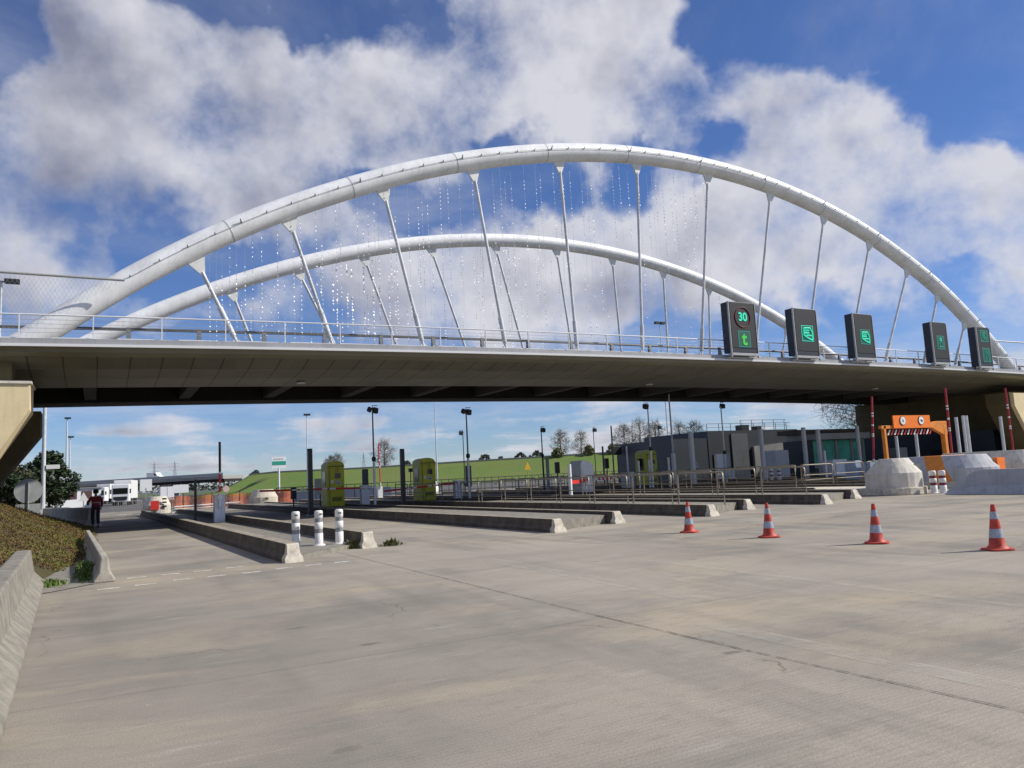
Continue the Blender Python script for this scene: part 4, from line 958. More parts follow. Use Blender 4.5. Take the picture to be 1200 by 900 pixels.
# plain posts
def post(label, px, pb, pt, Y, r, m_, sq=False, z0=0., name='post', cat='post', cap=None, group=None):
    pt_ = Q(px, pt, Y); t = thing(name, label, cat, (pt_.x, Y, z0), 0, group)
    b = MB()
    if sq: b.box(-r, r, -r, r, 0, pt_.z-z0)
    else: b.tube([(0, 0, 0), (0, 0, pt_.z-z0)], r, 12)
    b.build('shaft', m_, t)
    if cap: MB().tube([(0, 0, pt_.z-z0+.002), (0, 0, pt_.z-z0+.10)], r*1.25, 10).build('cap', cap, t)
    b = MB(); b.box(-r*2, r*2, -r*2, r*2, 0, .03); b.build('foot_plate', galv, t)
    return t
post('thick dark square post left of the first lime booth', 363, 592, 528, 42, .115, black_post, True, .0, cap=black)
post('thick dark square post left of the second lime booth', 471, 584, 528, 43.5, .115, black_post, True, .0, cap=black)
post('thin dark post on the bollard island left of the grey gate cabinet', 229, 607, 562, 40, .055, black_post, True, .1)
post('tall thin dark post right of the round floodlight pole', 716, 565, 499, 60, .07, black_post)
post('short dark post between the round floodlight pole and the tall thin dark post', 706, 565, 523, 62, .09, black_post)
post('short white post left of the white slanted cabinet', 667, 588, 544, 36, .10, white_post, z0=.3)
post('light grey tube post in front of the dark floodlight pole', 641, 580, 537, 50, .13, mat('tube_grey', (.40, .41, .41), .5, .2, 4), z0=.2)
post('slim white post between the red tape and the grey cabinet', 734, 575, 523, 44, .06, white_post)
post('short white post right of the grey cabinet', 748, 580, 540, 42, .07, white_post)
post('white post left of the tall white floodlight pole', 760, 578, 539, 42.5, .07, white_post)
post('white tube left of the tall mast base', 783, 575, 536, 43, .08, white_post)
post('dark post rising behind the tall mast', 781, 565, 520, 60, .10, black_post)
TUB = [(809, 506, .19, 'leftmost light grey tube, in front of the low dark block'), (891, 503, .17, 'light grey tube in front of the main dark building'), (941, 501, .17, 'light grey tube at the right corner of the main dark building'), (958, 503, .17, 'light grey tube left of the green glazed booth'), (1004, 499, .15, 'light grey tube in front of the green glazed booth'),
       (1050, 511, .10, 'left grey tube standing inside the orange gauge'), (1073, 508, .11, 'right grey tube standing inside the orange gauge'), (1120, 489, .10, 'left tube of the trio beside the shaded abutment'), (1128, 487, .09, 'middle tube of the trio beside the shaded abutment'), (1132, 487, .09, 'right tube of the trio beside the shaded abutment'), (1172, 488, .10, 'single tube left of the raised boom at the right edge')]
for (px, py, r, lb) in TUB:
    Y = 42 if px < 1010 else (34 if px < 1100 else 30)
    post(lb, px, 570, py, Y, r, gray_post, z0=.2, name='tube_post', group='light grey tube posts beside the toll lanes')
    
post('slim white post right of the green booth tube', 966, 560, 528, 40, .08, white_post)
# cabinets
def cabinet(label, px, py, w, d, h, Y, m_, slant=False, z0=.26, door=True, group=None):
    p = Q(px, py, Y); t = thing('equipment_cabinet', label, 'cabinet', (p.x, Y, z0), 0, group)
    b = MB()
    if slant: b.prism([(-w/2, 0), (w/2, 0), (w/2, h*.86), (-w*.05, h), (-w*.40, h*.99), (-w/2, h*.88)], 'y', 0, d)
    else: b.box(-w/2, w/2, 0, d, 0, h)
    b.build('housing', m_, t, bevel=.02)
    if door: MB().box(-w/2+.06, w/2-.05, -.02, -.003, .1, h*.80).build('door', m_, t, bevel=.006); MB().box(w/2-.14, w/2-.10, -.04, -.02, h*.45, h*.52).build('handle', black_post, t)
    MB().box(-w/2-.02, w/2+.02, -.03, d+.02, -.2, -.002).build('foot', black_post, t); return t
cabinet('white cabinet with a slanted top behind the short white post', 690, 580, .95, 1.3, 2.05, 40, cab_cream, True)
cabinet('small grey cabinet right of the red tape', 741, 578, .62, .8, 1.15, 44, cab_cream)
cabinet('tall grey cabinet beside the white tube and mast base', 778, 572, .8, 1., 1.9, 48, cab_dark)
cabinet('tall white cabinet against the dark building by the white floodlight pole', 854, 566, .9, .8, 2.3, 52, sign_white)
cabinet('pale grey locker in front of the curved grey wall', 918, 552, 1.6, 1.4, 2.3, 46, cab_grey)
cabinet('pale wall box below the tall grey cladding panel', 871, 562, 1.9, .8, 1.0, 50, cab_cream, door=False)
cabinet('blue grey cabinet below the green booth window', 985, 548, 1.6, .9, 1.3, 40, cab_grey, door=False)
cabinet('small dark cabinet inside the orange gauge', 1058, 530, 1.2, .8, 2.0, 40, cab_dark)
cabinet('blue grey cabinet standing left of the crash nose', 1006, 560, .7, .6, 1.35, 30.5, mat('cab_blue', (.28, .36, .48), .5, .15, 3), z0=.1)
cabinet('slim pale cabinet beside the raised boom at the right edge', 1180, 545, .5, .5, 1.5, 28.3, cab_grey, z0=.1)
# small traffic light units and low items
def unit(label, px, py, Y, w, h, m_, ph, name='signal_unit', cat='signal'):
    p = Q(px, py, Y); t = thing(name, label, cat, (p.x, Y, 0)); MB().tube([(0, 0, 0), (0, 0, p.z)], .04, 8).build('post', black_post, t)
    MB().box(-w/2, w/2, -.12, .12, p.z-h/2, p.z+h/2).build('head', m_, t, bevel=.02); return t
unit('small black signal head on a post left of the white slanted cabinet', 653, 548, 45, .28, .75, black, 1)
unit('small black signal head behind the red tape', 711, 543, 50, .28, .80, black, 1)
unit('small dark card reader on a post, in shade before the second dark post', 481, 551, 60, .3, .3, black, 1)
unit('dark column reader on the island left of the first lime booth', 344, 578, 48, .32, .7, black, 1)
unit('pair of dark camera boxes left of the slim white post', 723, 528, 66, 1.1, .9, black_post, 1)
unit('dark camera box right of the slim white post', 738, 531, 66, .5, 1.4, navy2, 1)
unit('dark camera pair near the half hidden booth', 746, 528, 66, .5, 1.3, black_post, 1)
unit('small pale reader box on a white post before the first lime booth', 375, 570, 50, .7, 1.0, cab_cream, 1)
unit('small grey reader panel left of the first light pole', 428, 562, 47, .35, 1.3, navy2, 1)
unit('slim grey reader panel left of the second light pole', 549, 558, 47, .35, 1.4, navy2, 1)
# red tape
def tape(label, p0, p1, sag, m0):
    p0 = Vector(p0); p1 = Vector(p1); b = MB(); n = 16
    for i in range(n):
        b.m = i % 2 if i % 5 else 1
        a = p0.lerp(p1, i/n); c_ = p0.lerp(p1, (i+1)/n); f = lambda t_: -sag*4*t_*(1-t_)
        a = a+Vector((0, 0, f(i/n))); c_ = c_+Vector((0, 0, f((i+1)/n)))
        b.add([a+Vector((0, -.002, .10)), a-Vector((0, .002, .10)), c_-Vector((0, .002, .10)), c_+Vector((0, -.002, .10)), a+Vector((0, .004, .10)), a+Vector((0, .004, -.10)), c_+Vector((0, .004, -.10)), c_+Vector((0, .004, .10))], [(0, 1, 2, 3), (4, 7, 6, 5)])
    return tag(b.build('barrier_tape', [redp, m0]), label, 'tape')
pA = Q(669, 565, 36); pB = Q(692, 561, 39.8)
tape('red and white tape between the short white post and the slanted cabinet', (pA.x, 36, pA.z), (pB.x-.1, 39.8, pB.z), .05, redp)
pC = Q(731, 557, 44); tape('red and white tape from the slanted cabinet to the slim white post', (pB.x+.3, 39.85, pB.z), (pC.x, 44, pC.z), .08, whitep)
# hoop railings
def hoop(label, group, ln=2.3, h=1.08):
    t = thing('hoop_railing', label, 'railing', (0, 0, 0), 0, group)
    r = .1; b = MB(); pts_ = [(0, 0, 0), (0, 0, h-r), (0, .03, h-.03), (0, r, h), (0, ln-r, h), (0, ln-.03, h-.03), (0, ln, h-r), (0, ln, 0)]
    b.tube(pts_, .030, 8).build('hoop', rail_m, t)
    MB().tube([(0, .02, h*.50), (0, ln-.02, h*.50)], .022, 6).build('mid_rail', rail_m, t); MB().tube([(0, .02, h*.26), (0, ln-.02, h*.26)], .018, 6).build('low_rail', rail_m, t)
    return t
lb = 'weathered metal hoop railing in the row along the third island'
hp = hoop(lb, 'hoop railings along the third island'); hp.location = (18.3, 16.7+2.6, .28)
for k in range(1, 12): dup(hp, (18.3-.012*k*2.6, 19.3+k*2.6, .28), lb)
lb2 = 'weathered metal hoop railing in the row along the fourth island'
for k in range(0, 10): dup(hp, (24.6-.012*k*2.6, 21.4+k*2.6, .28), lb2, 0, 'hoop railings along the fourth island')
lb3 = 'metal hoop railing in the far row before the dark building'
for k in range(0, 9): dup(hp, (30.6, 27.2+k*2.7, .28), lb3, 0, 'hoop railings along the crash nose island')
for k in range(0, 6): dup(hp, (37.4, 30.5+k*2.7, .28), 'metal hoop railing in the row behind the orange striped crash nose', 0, 'hoop railings behind the orange striped crash nose')
for k in range(0, 4): dup(hp, (33.2+k*2.6, 29.0, .28), 'metal hoop railing set crosswise below the green booth window', -R(90), 'crosswise hoop railings by the green glazed booth')
# dark picket fence on the far side of plaza
t = thing('mesh_fence', 'long dark low railing fence crossing behind the booths', 'fence', (16, 80, 0))
b = MB(); n = 80
for i in range(n+1): b.tube([(i*.9, 0, 0), (i*.9, 0, 1.5)], .035, 5, cap=False)
b.build('fence_posts', black_post, t)
b = MB()
for zz in (.3, .9, 1.5): b.tube([(0, 0, zz), (72, 0, zz)], .045, 5)
b.build('fence_rails', black_post, t)
# guard rails on the motorway
def wbeam(label, pts_, m_=None, h=.75):
    t = thing('guard_rail', label, 'guard rail', (pts_[0][0], pts_[0][1], 0)); b = MB()
    o = Vector((pts_[0][0], pts_[0][1], 0))
    for a, c_ in zip(pts_, pts_[1:]):
        a = Vector((*a, 0))-o; c_ = Vector((*c_, 0))-o; d = (c_-a); l_ = d.length; d.normalize(); nn = Vector((-d.y, d.x, 0))
        for (z0, z1_, of) in ((h-.32, h-.22, 0), (h-.22, h-.16, .05), (h-.16, h-.06, 0), (h-.06, h, .03)):
            b.add([a+nn*of+Vector((0, 0, z0)), c_+nn*of+Vector((0, 0, z0)), c_+nn*(of)+Vector((0, 0, z1_)), a+nn*of+Vector((0, 0, z1_)), a+nn*(of+.03)+Vector((0, 0, z0)), c_+nn*(of+.03)+Vector((0, 0, z0)), c_+nn*(of+.03)+Vector((0, 0, z1_)), a+nn*(of+.03)+Vector((0, 0, z1_))], [(0, 1, 2, 3), (4, 5, 6, 7), (3, 2, 6, 7), (0, 1, 5, 4)])
        q = 0
        while q < l_: p = a+d*q-nn*.08; b.box(p.x-.05, p.x+.05, p.y-.05, p.y+.05, 0, h-.05); q += 4
    b.build('beam', m_ or galv, t)
wbeam('grey guard rail below the green embankment on the left', [(-10, 215), (20, 205), (50, 180), (90, 140)])
wbeam('grey guard rail running across behind the toll islands', [(30, 100), (60, 96), (95, 92)])
wbeam('white guard rail before the overpass at the far left', [(-18, 150), (-6, 120), (-4, 95)])
# navy water-filled barrier row behind the islands
t = thing('plastic_barrier', 'dark navy barrier row behind the octagonal crash nose', 'barrier', (15.6, 78.5, 0)); b = MB()
for k in range(6): b.prism([(-.3, 0), (.3, 0), (.12, 1.05), (-.12, 1.05)], 'x', k*2.0, k*2.0+1.92)
b.build('barrier_body', mat('navy_plastic', (.03, .045, .09), .5, .2, 1), t)
# orange netting
t = thing('safety_netting', 'orange plastic safety netting strung across the closed lanes', 'netting', (4.6, 76.5, 0)); b = MB()
npt = 40; vs = []; fs = []
for i in range(npt+1):
    x = 12.2*i/npt; y = .25*math.sin(i*.8)-.12*i*.1; zt = 1.25-.08*abs(math.sin(i*math.pi/8)); 
    vs += [(x, y, .02), (x+.02*math.sin(i), y+.08, zt*.5), (x, y, zt)]
for i in range(npt):
    for j in range(2): a = i*3+j; fs.append((a, a+3, a+4, a+1))
b.add(vs, fs); b.build('net', net_m, t); b = MB()
for i in range(0, npt+1, 8): b.tube([(12.2*i/npt, .25*math.sin(i*.8)-.12*i*.1, 0), (12.2*i/npt, .25*math.sin(i*.8)-.12*i*.1, 1.45)], .03, 6)
b.build('stake', black_post, t)
# white lowered pole across the far left lane
t = thing('barrier_gate', 'low white boom lying across the lane by the red panelled crash nose', 'barrier gate', (5.0, 61, 0)); MB().box(-.15, .15, -.15, .15, 0, .55).build('support', white_post, t); MB().tube([(0, -.2, .55), (4.6, .1, .62)], .05, 8).build('boom', whitep, t)
MB().tube([(0, -.2, .38), (3.2, -.05, .40)], .035, 8).build('lower_bar', whitep, t)
# orange height gauge
Yg = 29.0
gl, gr2 = Q(1040, 545, Yg), Q(1107, 548, Yg); tl, tr_ = Q(1035, 500, Yg), Q(1105, 499, Yg)
t = thing('height_gauge', 'orange steel height gauge frame with a sign board and two white roundels', 'gantry', (tl.x, Yg, 0))
wg = tr_.x-tl.x; hg = tl.z
print('gauge', tl, tr_, wg, hg)
b = MB(); b.box(-.10, .10, -.10, .10, 0, hg+.05); b.build('leg', orange_d, t, bevel=.02)
b = MB(); b.box(wg-.14, wg+.12, -.14, .14, 0, hg); b.build('leg', orange_d, t, bevel=.02)
b = MB(); b.box(-.3, wg+.0, -.10, .10, hg-.13, hg+.05); b.prism([(wg-1.5, hg-.06), (wg-.2, hg-.55), (wg+.2, hg-.55), (wg+.2, hg+.26), (wg-.9, hg+.26), (wg-1.5, hg+.1)], 'y', -.125, .125); b.build('crossbar', orange_d, t, bevel=.01)
bl, br_ = Q(1044, 500, Yg).x-tl.x, Q(1087, 500, Yg).x-tl.x; bt_ = Q(1065, 487, Yg).z
MB().box(bl, br_, -.20, -.13, hg-.12, bt_).build('sign_board', orange, t)
for cx, ch in ((bl+(br_-bl)*.24, 'D'), (bl+(br_-bl)*.74, '4')):
    cz = (hg+bt_)/2+.0
    ro = MB().tube([(cx, -.232, cz), (cx, -.205, cz)], .27, 24).build('roundel', dkred, t)
    MB().tube([(cx, -.245, cz), (cx, -.235, cz)], .235, 24).build('roundel_face', sign_white, ro)
    if ch == 'D': text_mesh('b', .30, 'symbol', sign_blue, ro, (cx, -.25, cz))
    else: MB().prism([(cx-.10, cz-.02), (cx+.10, cz-.10), (cx+.12, cz+.0), (cx-.04, cz+.08)], 'y', -.256, -.248).build('symbol', black, ro)
b = MB(); k = 0; x = .25
while x < br_+.1:
    b.m = k % 2; b.prism([(x, hg-.50), (x+.12, hg-.50), (x+.34, hg-.20), (x+.22, hg-.20)], 'y', -.04, -.02); x += .30; k += 1
b.build('striped_fringe', [whitep, redp], t)
# ------------------------------------------------------------------ technical building and booth
YB = 58
bld = thing('technical_building', 'dark navy flat-roofed technical building with a railed roof beyond the lanes', 'building', (0, 0, 0))
def X_(px, Y=YB): return Q(px, 540, Y).x
def Z_(px, py, Y=YB): return Q(px, py, Y).z
xa, xb_, xc = X_(789), X_(831), X_(937); zl, zm = Z_(808, 514), Z_(880, 504)
MB().box(xa, xb_-.02, YB, YB+9, 0, zl).build('low_block', navy, bld)
MB().box(xb_, xc, YB-.05, YB+10, 0, zm).build('main_block', navy, bld)
b = MB(); zz = zm
def railing(b, x0, x1, y, z, h):
    b.box(x0, x1, y-.02, y+.02, z+h-.04, z+h); b.box(x0, x1, y-.02, y+.02, z+h*.5-.03, z+h*.5)
    x = x0
    while x <= x1+.01: b.box(x-.02, x+.02, y-.02, y+.02, z, z+h); x += 1.6
railing(b, xb_+.3, X_(932), YB+.3, zm, .75); railing(b, X_(878), X_(932), YB+.8, zm+.02, 1.1); b.build('roof_railing', black_post, bld)
b = MB(); b.box(X_(885), X_(893), YB+1.4, YB+2.4, zm, zm+.65); b.box(X_(902), X_(908), YB+1.4, YB+2.2, zm, zm+.5); b.build('roof_unit', black_post, bld)
MB().box(X_(858), X_(877), YB-.16, YB-.06, .1, Z_(868, 508)).build('cladding_panel', navy2, bld)
MB().box(X_(836), X_(852), YB-.14, YB-.06, .1, Z_(844, 532)).build('cladding_panel', navy2, bld)
cw = MB(); x0, x1 = X_(882), X_(934); zt = Z_(905, 519); ou = [(x0, .05), (x1, .05), (x1, zt*.55)]+[(x1-1.6+1.6*math.cos(R(a)), zt-1.3+1.3*math.sin(R(a))) for a in (15, 35, 55, 75, 90)]+[(x0, zt-.3)]
cw.prism(ou, 'y', YB-.35, YB-.07); cw.build('curved_wall', grey_wall, bld)
MB().box(X_(904), X_(922), YB-1.6, YB-.37, .4, Z_(910, 529)).build('window_box', navy2, bld)
b = MB(); b.box(X_(844), X_(930), YB-.2, YB-.055, .35, .5); b.build('base_band', black_post, bld)
b = MB(); text_mesh('7', .0001 if False else .9, 'emblem', mat('emblem_green', (.06, .09, .03), .6), bld, (X_(870), YB-.165, Z_(870, 540)))
gb = thing('glazed_booth', 'green glazed control booth with a pale flat canopy', 'toll booth', (0, 0, 0)); YK = 46
xk0, xk1 = Q(943, 540, YK).x, Q(1016, 540, YK).x; zk = Q(990, 515, YK).z
MB().box(xk0, xk1, YK, YK+2.2, 0, .9).build('base_wall', navy2, gb)
MB().box(xk0+.05, xk1-.05, YK+.05, YK+2.1, .9, zk).build('glazing', glassg, gb)
MB().box(Q(941, 540, YK).x, Q(950, 540, YK).x, YK-.4, YK+2.0, .5, zk).build('end_wall', navy, gb)
b = MB()
for px in (964, 981, 999, 1012): x = Q(px, 540, YK).x; b.box(x-.12, x+.18, YK-.06, YK+.04, .9, zk)
b.box(xk0, xk1, YK-.05, YK+.04, .9, 1.1); b.build('mullion', galv, gb)
MB().box(Q(960, 540, YK-1).x, Q(1023, 540, YK-1).x, YK-1.0, YK+2.4, zk+.02, zk+.55).build('canopy', roof_pale, gb, bevel=.03)
MB().box(xk0-.5, xk1-.5, YK, YK+2.3, zk+.56, zk+.95).build('upper_roof', mat('roof_brown', (.13, .11, .10), .8, .2, 1), gb)
b = MB(); p0 = Q(993, 545, 50); t = thing('leaning_board', 'green and yellow board leaning below the green booth window', 'board', (p0.x, 50, 0)); b.m = 0
b.add([(0, 0, .1), (1.9, 0, .1), (1.9, 0, 1.5)], [(0, 1, 2)]); b.m = 1; b.add([(0, .0, .1), (1.9, .0, 1.5), (.5, .0, 1.5), (0, 0, .9)], [(0, 1, 2, 3)]); b.add([(0, .06, .1), (1.9, .06, .1), (1.9, .06, 1.5), (.5, .06, 1.5), (0, .06, .9)], [(0, 1, 2, 3, 4)])
b.build('board_face', [yellow_m, mat('board_green', (.05, .45, .33), .5)], t)
for i, px in enumerate((903, 912)):
    p = G(px, 565); p = Q(px, 545, 40); bo = dup(r1, (p.x, 40, .26), ('left' if i == 0 else 'right')+' of two small white bollards before the pale grey locker', 0, 'small white bollards near the dark building')
# ------------------------------------------------------------------ signs
p = G(328, 575+18); t = thing('road_sign', 'white sign with a green band on a single white post before the embankment', 'road sign', (Q(327, 560, 120).x, 120, 0)); q = Q(327, 542, 120)
MB().tube([(0, 0, 0), (0, 0, q.z-.8)], .14, 8).build('post', white_post, t)
wS = (Q(335, 540, 120).x-Q(318, 540, 120).x)/2; MB().box(-wS, wS, -.1, -.0, q.z-.85, q.z+.85).build('panel', sign_white, t)
b = MB().box(-wS*.92, wS*.96, -.125, -.102, q.z-.38, q.z+.2); b.build('green_band', sign_green, t)
b = MB()
for k in range(7): b.box(-wS*.75+k*wS*.2, -wS*.62+k*wS*.2, -.115, -.102, q.z+.40, q.z+.62)
b.build('lettering', sign_back, t)
q = Q(33, 578, 58); t = thing('road_sign', 'back of a round grey sign with a rectangular plate below it by the pine tree', 'road sign', (q.x, 58, 0))
MB().tube([(0, 0, 0), (0, 0, q.z+.7)], .04, 8).build('post', galv, t); MB().tube([(0, .05, q.z+.15), (0, .08, q.z+.15)], .78, 28).build('round_plate', sign_back, t)
MB().box(-.68, .68, .05, .08, q.z-1.35, q.z-.68).build('lower_plate', sign_back, t)
q = Q(212, 573, 100); t = thing('road_sign', 'white rectangular panel on a thin post in front of the far overpass', 'road sign', (q.x, 100, 0)); MB().tube([(0, 0, 0), (0, 0, q.z+.3)], .05, 6).build('post', galv, t); MB().box(-.85, .85, -.05, .0, q.z-.45, q.z+.5).build('panel', sign_white, t)
q = Q(171, 570, 110); t = thing('road_sign', 'white panel sign with an arched top left of the far white box', 'road sign', (q.x, 110, 0)); MB().box(-.05, .05, -.05, .05, 0, q.z-.2).build('post', galv, t); MB().box(-.7, .7, -.05, 0, q.z-.6, q.z+.9).build('panel', sign_white, t)
q = Q(98, 583, 70); t = thing('warning_sign', 'small white triangular sign behind the walking person', 'road sign', (q.x, 70, 0)); MB().tube([(0, 0, 0), (0, 0, q.z)], .04, 6).build('post', galv, t); MB().prism([(-.38, q.z-.3), (.38, q.z-.3), (0, q.z+.42)], 'y', -.05, -.02).build('triangle', sign_white, t)
q = Q(618, 546, 75); t = thing('warning_sign', 'yellow triangular warning sign on a thin post in the grass beyond the railings', 'road sign', (q.x, 75, 0)); MB().tube([(0, 0, 0), (0, 0, q.z-.3)], .05, 6).build('post', mat('yellow_post', (.40, .36, .08), .6), t); MB().prism([(-.42, q.z-.42), (.42, q.z-.42), (0, q.z+.48)], 'y', -.05, -.01).build('triangle', yellow_m, t)
q = Q(813, 542, 48)
t = thing('warning_sign', 'white outlined triangle sign seen before the dark building', 'road sign', (q.x, 48, 0)); MB().tube([(0, 0, .2), (0, 0, q.z-.4)], .04, 6).build('post', galv, t)
b = MB(); T = [(-.42, q.z-.38), (.42, q.z-.38), (0, q.z+.42)]
for a, c_ in zip(T, T[1:]+T[:1]): b.tube([(a[0], -.04, a[1]), (c_[0], -.04, c_[1])], .045, 6)
b.build('triangle', sign_white, t)
q = Q(265, 573, 95); t = thing('road_sign', 'small round pale sign above the orange netting', 'road sign', (q.x, 95, 0)); MB().tube([(0, 0, 0), (0, 0, q.z)], .05, 6).build('post', galv, t); MB().tube([(0, -.05, q.z), (0, -.02, q.z)], .36, 20).build('disc', mat('disc_pink', (.62, .45, .42), .6), t)
q = Q(446, 578, 80); t = thing('equipment_cabinet', 'round cornered white tank left of the thin raised boom', 'cabinet', (q.x, 66, 0)); MB().lathe([(.7, .0), (.75, .2), (.75, 1.2), (.55, 1.4)], 16).build('tank', cab_cream, t)
x, z = at(445, 575, 520, 64); t = thing('barrier_gate', 'thin raised boom far behind the first light pole', 'barrier gate', (x, 64, 0), 0, 'toll lane barrier gates')
MB().box(-.2, .2, -.2, .2, 0, 1.2).build('cabinet', white_post, t); stripes_boom(t, (0, -.25, 1.1), (-.02, 0, 1), z-1.1, .055, [(0, .12, 1), (.12, .45, 0), (.45, .50, 1), (.50, .60, 0), (.60, .64, 1), (.64, 1, 0)])
# ------------------------------------------------------------------ overpass and far-left vehicles
ov = thing('overpass', 'long low grey concrete overpass far behind the left lanes', 'bridge', (0, 0, 0))
A = Zd(20, 567, 262); B = Zd(252, 554, 232); A.z = 5.1; B.z = 5.75
d = Vector((B.x-A.x, B.y-A.y, 0)); d.normalize(); nn = Vector((-d.y, d.x, 0))
print('overpass', A, B)
A0 = Vector((A.x, A.y, 0))-d*60; B0 = Vector((B.x, B.y, 0))+d*3
b = MB(); 
def obox(b, P, Q_, w0, w1, z0, z1, z0b=None, z1b=None):
    z0b = z0 if z0b is None else z0b; z1b = z1 if z1b is None else z1b
    vs = [P+nn*w0+Vector((0, 0, z0)), P+nn*w1+Vector((0, 0, z0)), Q_+nn*w1+Vector((0, 0, z0b)), Q_+nn*w0+Vector((0, 0, z0b)), P+nn*w0+Vector((0, 0, z1)), P+nn*w1+Vector((0, 0, z1)), Q_+nn*w1+Vector((0, 0, z1b)), Q_+nn*w0+Vector((0, 0, z1b))]
    b.add(vs, [(0, 1, 2, 3), (4, 5, 6, 7), (0, 1, 5, 4), (1, 2, 6, 5), (2, 3, 7, 6), (3, 0, 4, 7)])
obox(b, A0, B0, 0, 9, 4.7, 5.7, 4.9, 5.9); b.build('deck', mat('overpass_concrete', (.34, .33, .31), .85, .2, .1), ov)
b = MB(); obox(b, A0, B0, .6, 8.4, 3.9, 4.69, 4.1, 4.89); b.build('girder', under_dark, ov)
ln = (B0-A0).length
for k in range(1, 6):
    P = A0+d*(ln*k/6.0); b = MB(); obox(b, P, P+d*.9, 1.5, 7.5, 0, 3.9); b.build('overpass_pier', mat('opier', (.30, .29, .27), .9), ov)
b = MB(); obox(b, A0, B0, -.05, .05, 5.72, 6.5, 5.92, 6.7); b.build('parapet', mat('parapet_grey', (.40, .41, .42), .7), ov)
def van(label, P, ang, s_=1., name='van', cat='van', box=False, z0=0.):
    t = thing(name, label, cat, (P[0], P[1], z0), ang)
    L_ = 5.4*s_; b = MB(); b.prism([(-L_/2, .35), (L_/2, .35), (L_/2, 1.0), (L_/2-.9, 1.25), (L_/2-1.6, 2.2), (-L_/2, 2.3)], 'y', -1, 1); b.build('body', sign_white, t, bevel=.08)
    for yy in (-1.012, 1.002):
        b = MB(); b.prism([(L_/2-2.3, 1.25), (L_/2-1.1, 1.25), (L_/2-1.75, 2.0), (L_/2-2.3, 2.0)], 'y', yy, yy+.01); b.build('side_window', glassd, t)
    for xx in (-L_/2+.9, L_/2-.9):
        for yy in (-1.03, .83): MB().tube([(xx, yy, .36), (xx, yy+.2, .36)], .36, 14).build('wheel', tyre_m, t)
    return t
P = A0+d*(ln*.80)+nn*3; van('white van driving across the far overpass', P, math.atan2(d.y, d.x), 1.0, z0=5.85)
def truck(label, P, ang):
    t = thing('truck', label, 'truck', (P[0], P[1], 0), ang)   # front looks to local -y
    MB().box(-1.22, 1.22, 0, 2.1, .55, 3.25).build('cab', sign_white, t, bevel=.12)
    MB().box(-1.02, 1.02, -.03, -.002, 1.75, 2.65).build('windscreen', glassd, t); MB().box(-.95, .95, -.04, -.003, .75, 1.35).build('grille', black_post, t)
    b = MB().box(-1.25, 1.25, 2.6, 12, 1.0, 3.9); b.build('trailer', cab_cream, t, bevel=.05)
    for xx in (-1.0, .75): MB().box(xx, xx+.28, -.05, -.004, .62, .82).build('headlight', rim_m, t)
    for yy in (.9, 4.2, 9.2, 10.5):
        for xx in (-1.2, .9): MB().tube([(xx, yy, .5), (xx+.3, yy, .5)], .5, 14).build('wheel', tyre_m, t)
    for xx in (-1.45, 1.27): MB().box(xx, xx+.18, .1, .25, 1.8, 2.5).build('mirror', black_post, t)
    return t
p = G(141, 586); sc = 118; p = Zd(141, 586, 118); truck('white truck cab facing the camera under the left end of the overpass', (p.x, p.y), R(-8))
p = Zd(115, 585, 150); truck('pale truck partly hidden behind the head of the walking person', (p.x, p.y), R(-20))
p = Zd(196, 578, 170); t = thing('container', 'white box container under the overpass left of the embankment', 'container', (p.x, p.y, 0)); MB().box(-1.4, 1.4, 0, 5, 0, 2.9).build('body', sign_white, t, bevel=.04); MB().box(-.02, .02, -.03, -.004, .1, 2.8).build('door_seam', black_post, t)
p = Zd(85, 585, 120); t = thing('site_office', 'low white building with maroon shutters left of the walking person', 'building', (p.x, p.y, 0), R(10))
MB().box(-5.2, 4.0, 0, 5, 0, 2.9).build('wall', sign_white, t)
for xx in (-.9, 1.2): MB().box(xx, xx+1.5, -.05, -.003, 1.3, 2.5).build('window', mat('maroon_shutter', (.10, .05, .05), .6), t)
MB().box(-5.4, 4.2, -.3, 5.2, 2.902, 3.05).build('roof', mat('oroof', (.25, .25, .25), .7), t)
p = Zd(68, 572, 150); van('white van parked left of the low white building', (p.x, p.y), R(20))
# metal crowd barrier
def crowd(label, P, ang):
    t = thing('crowd_barrier', label, 'barrier', (P[0], P[1], 0), ang, 'metal crowd barriers in the left lane'); b = MB()
    b.tube([(0, 0, .1), (0, 0, 1.1), (2.2, 0, 1.1), (2.2, 0, .1), (0, 0, .1)], .022, 6); b.build('frame', galv, t); b = MB()
    for k in range(1, 17): b.tube([(k*.13, 0, .1), (k*.13, 0, 1.1)], .009, 4, cap=False)
    b.tube([(0, 0, .6), (2.2, 0, .6)], .012, 4); b.build('bars', galv, t); return t
cb = crowd('left grey metal crowd barrier right of the walking person', (.9, 66), 0); dup(cb, (3.2, 65.2, 0), 'right grey metal crowd barrier next to the red panelled crash nose', -.3)
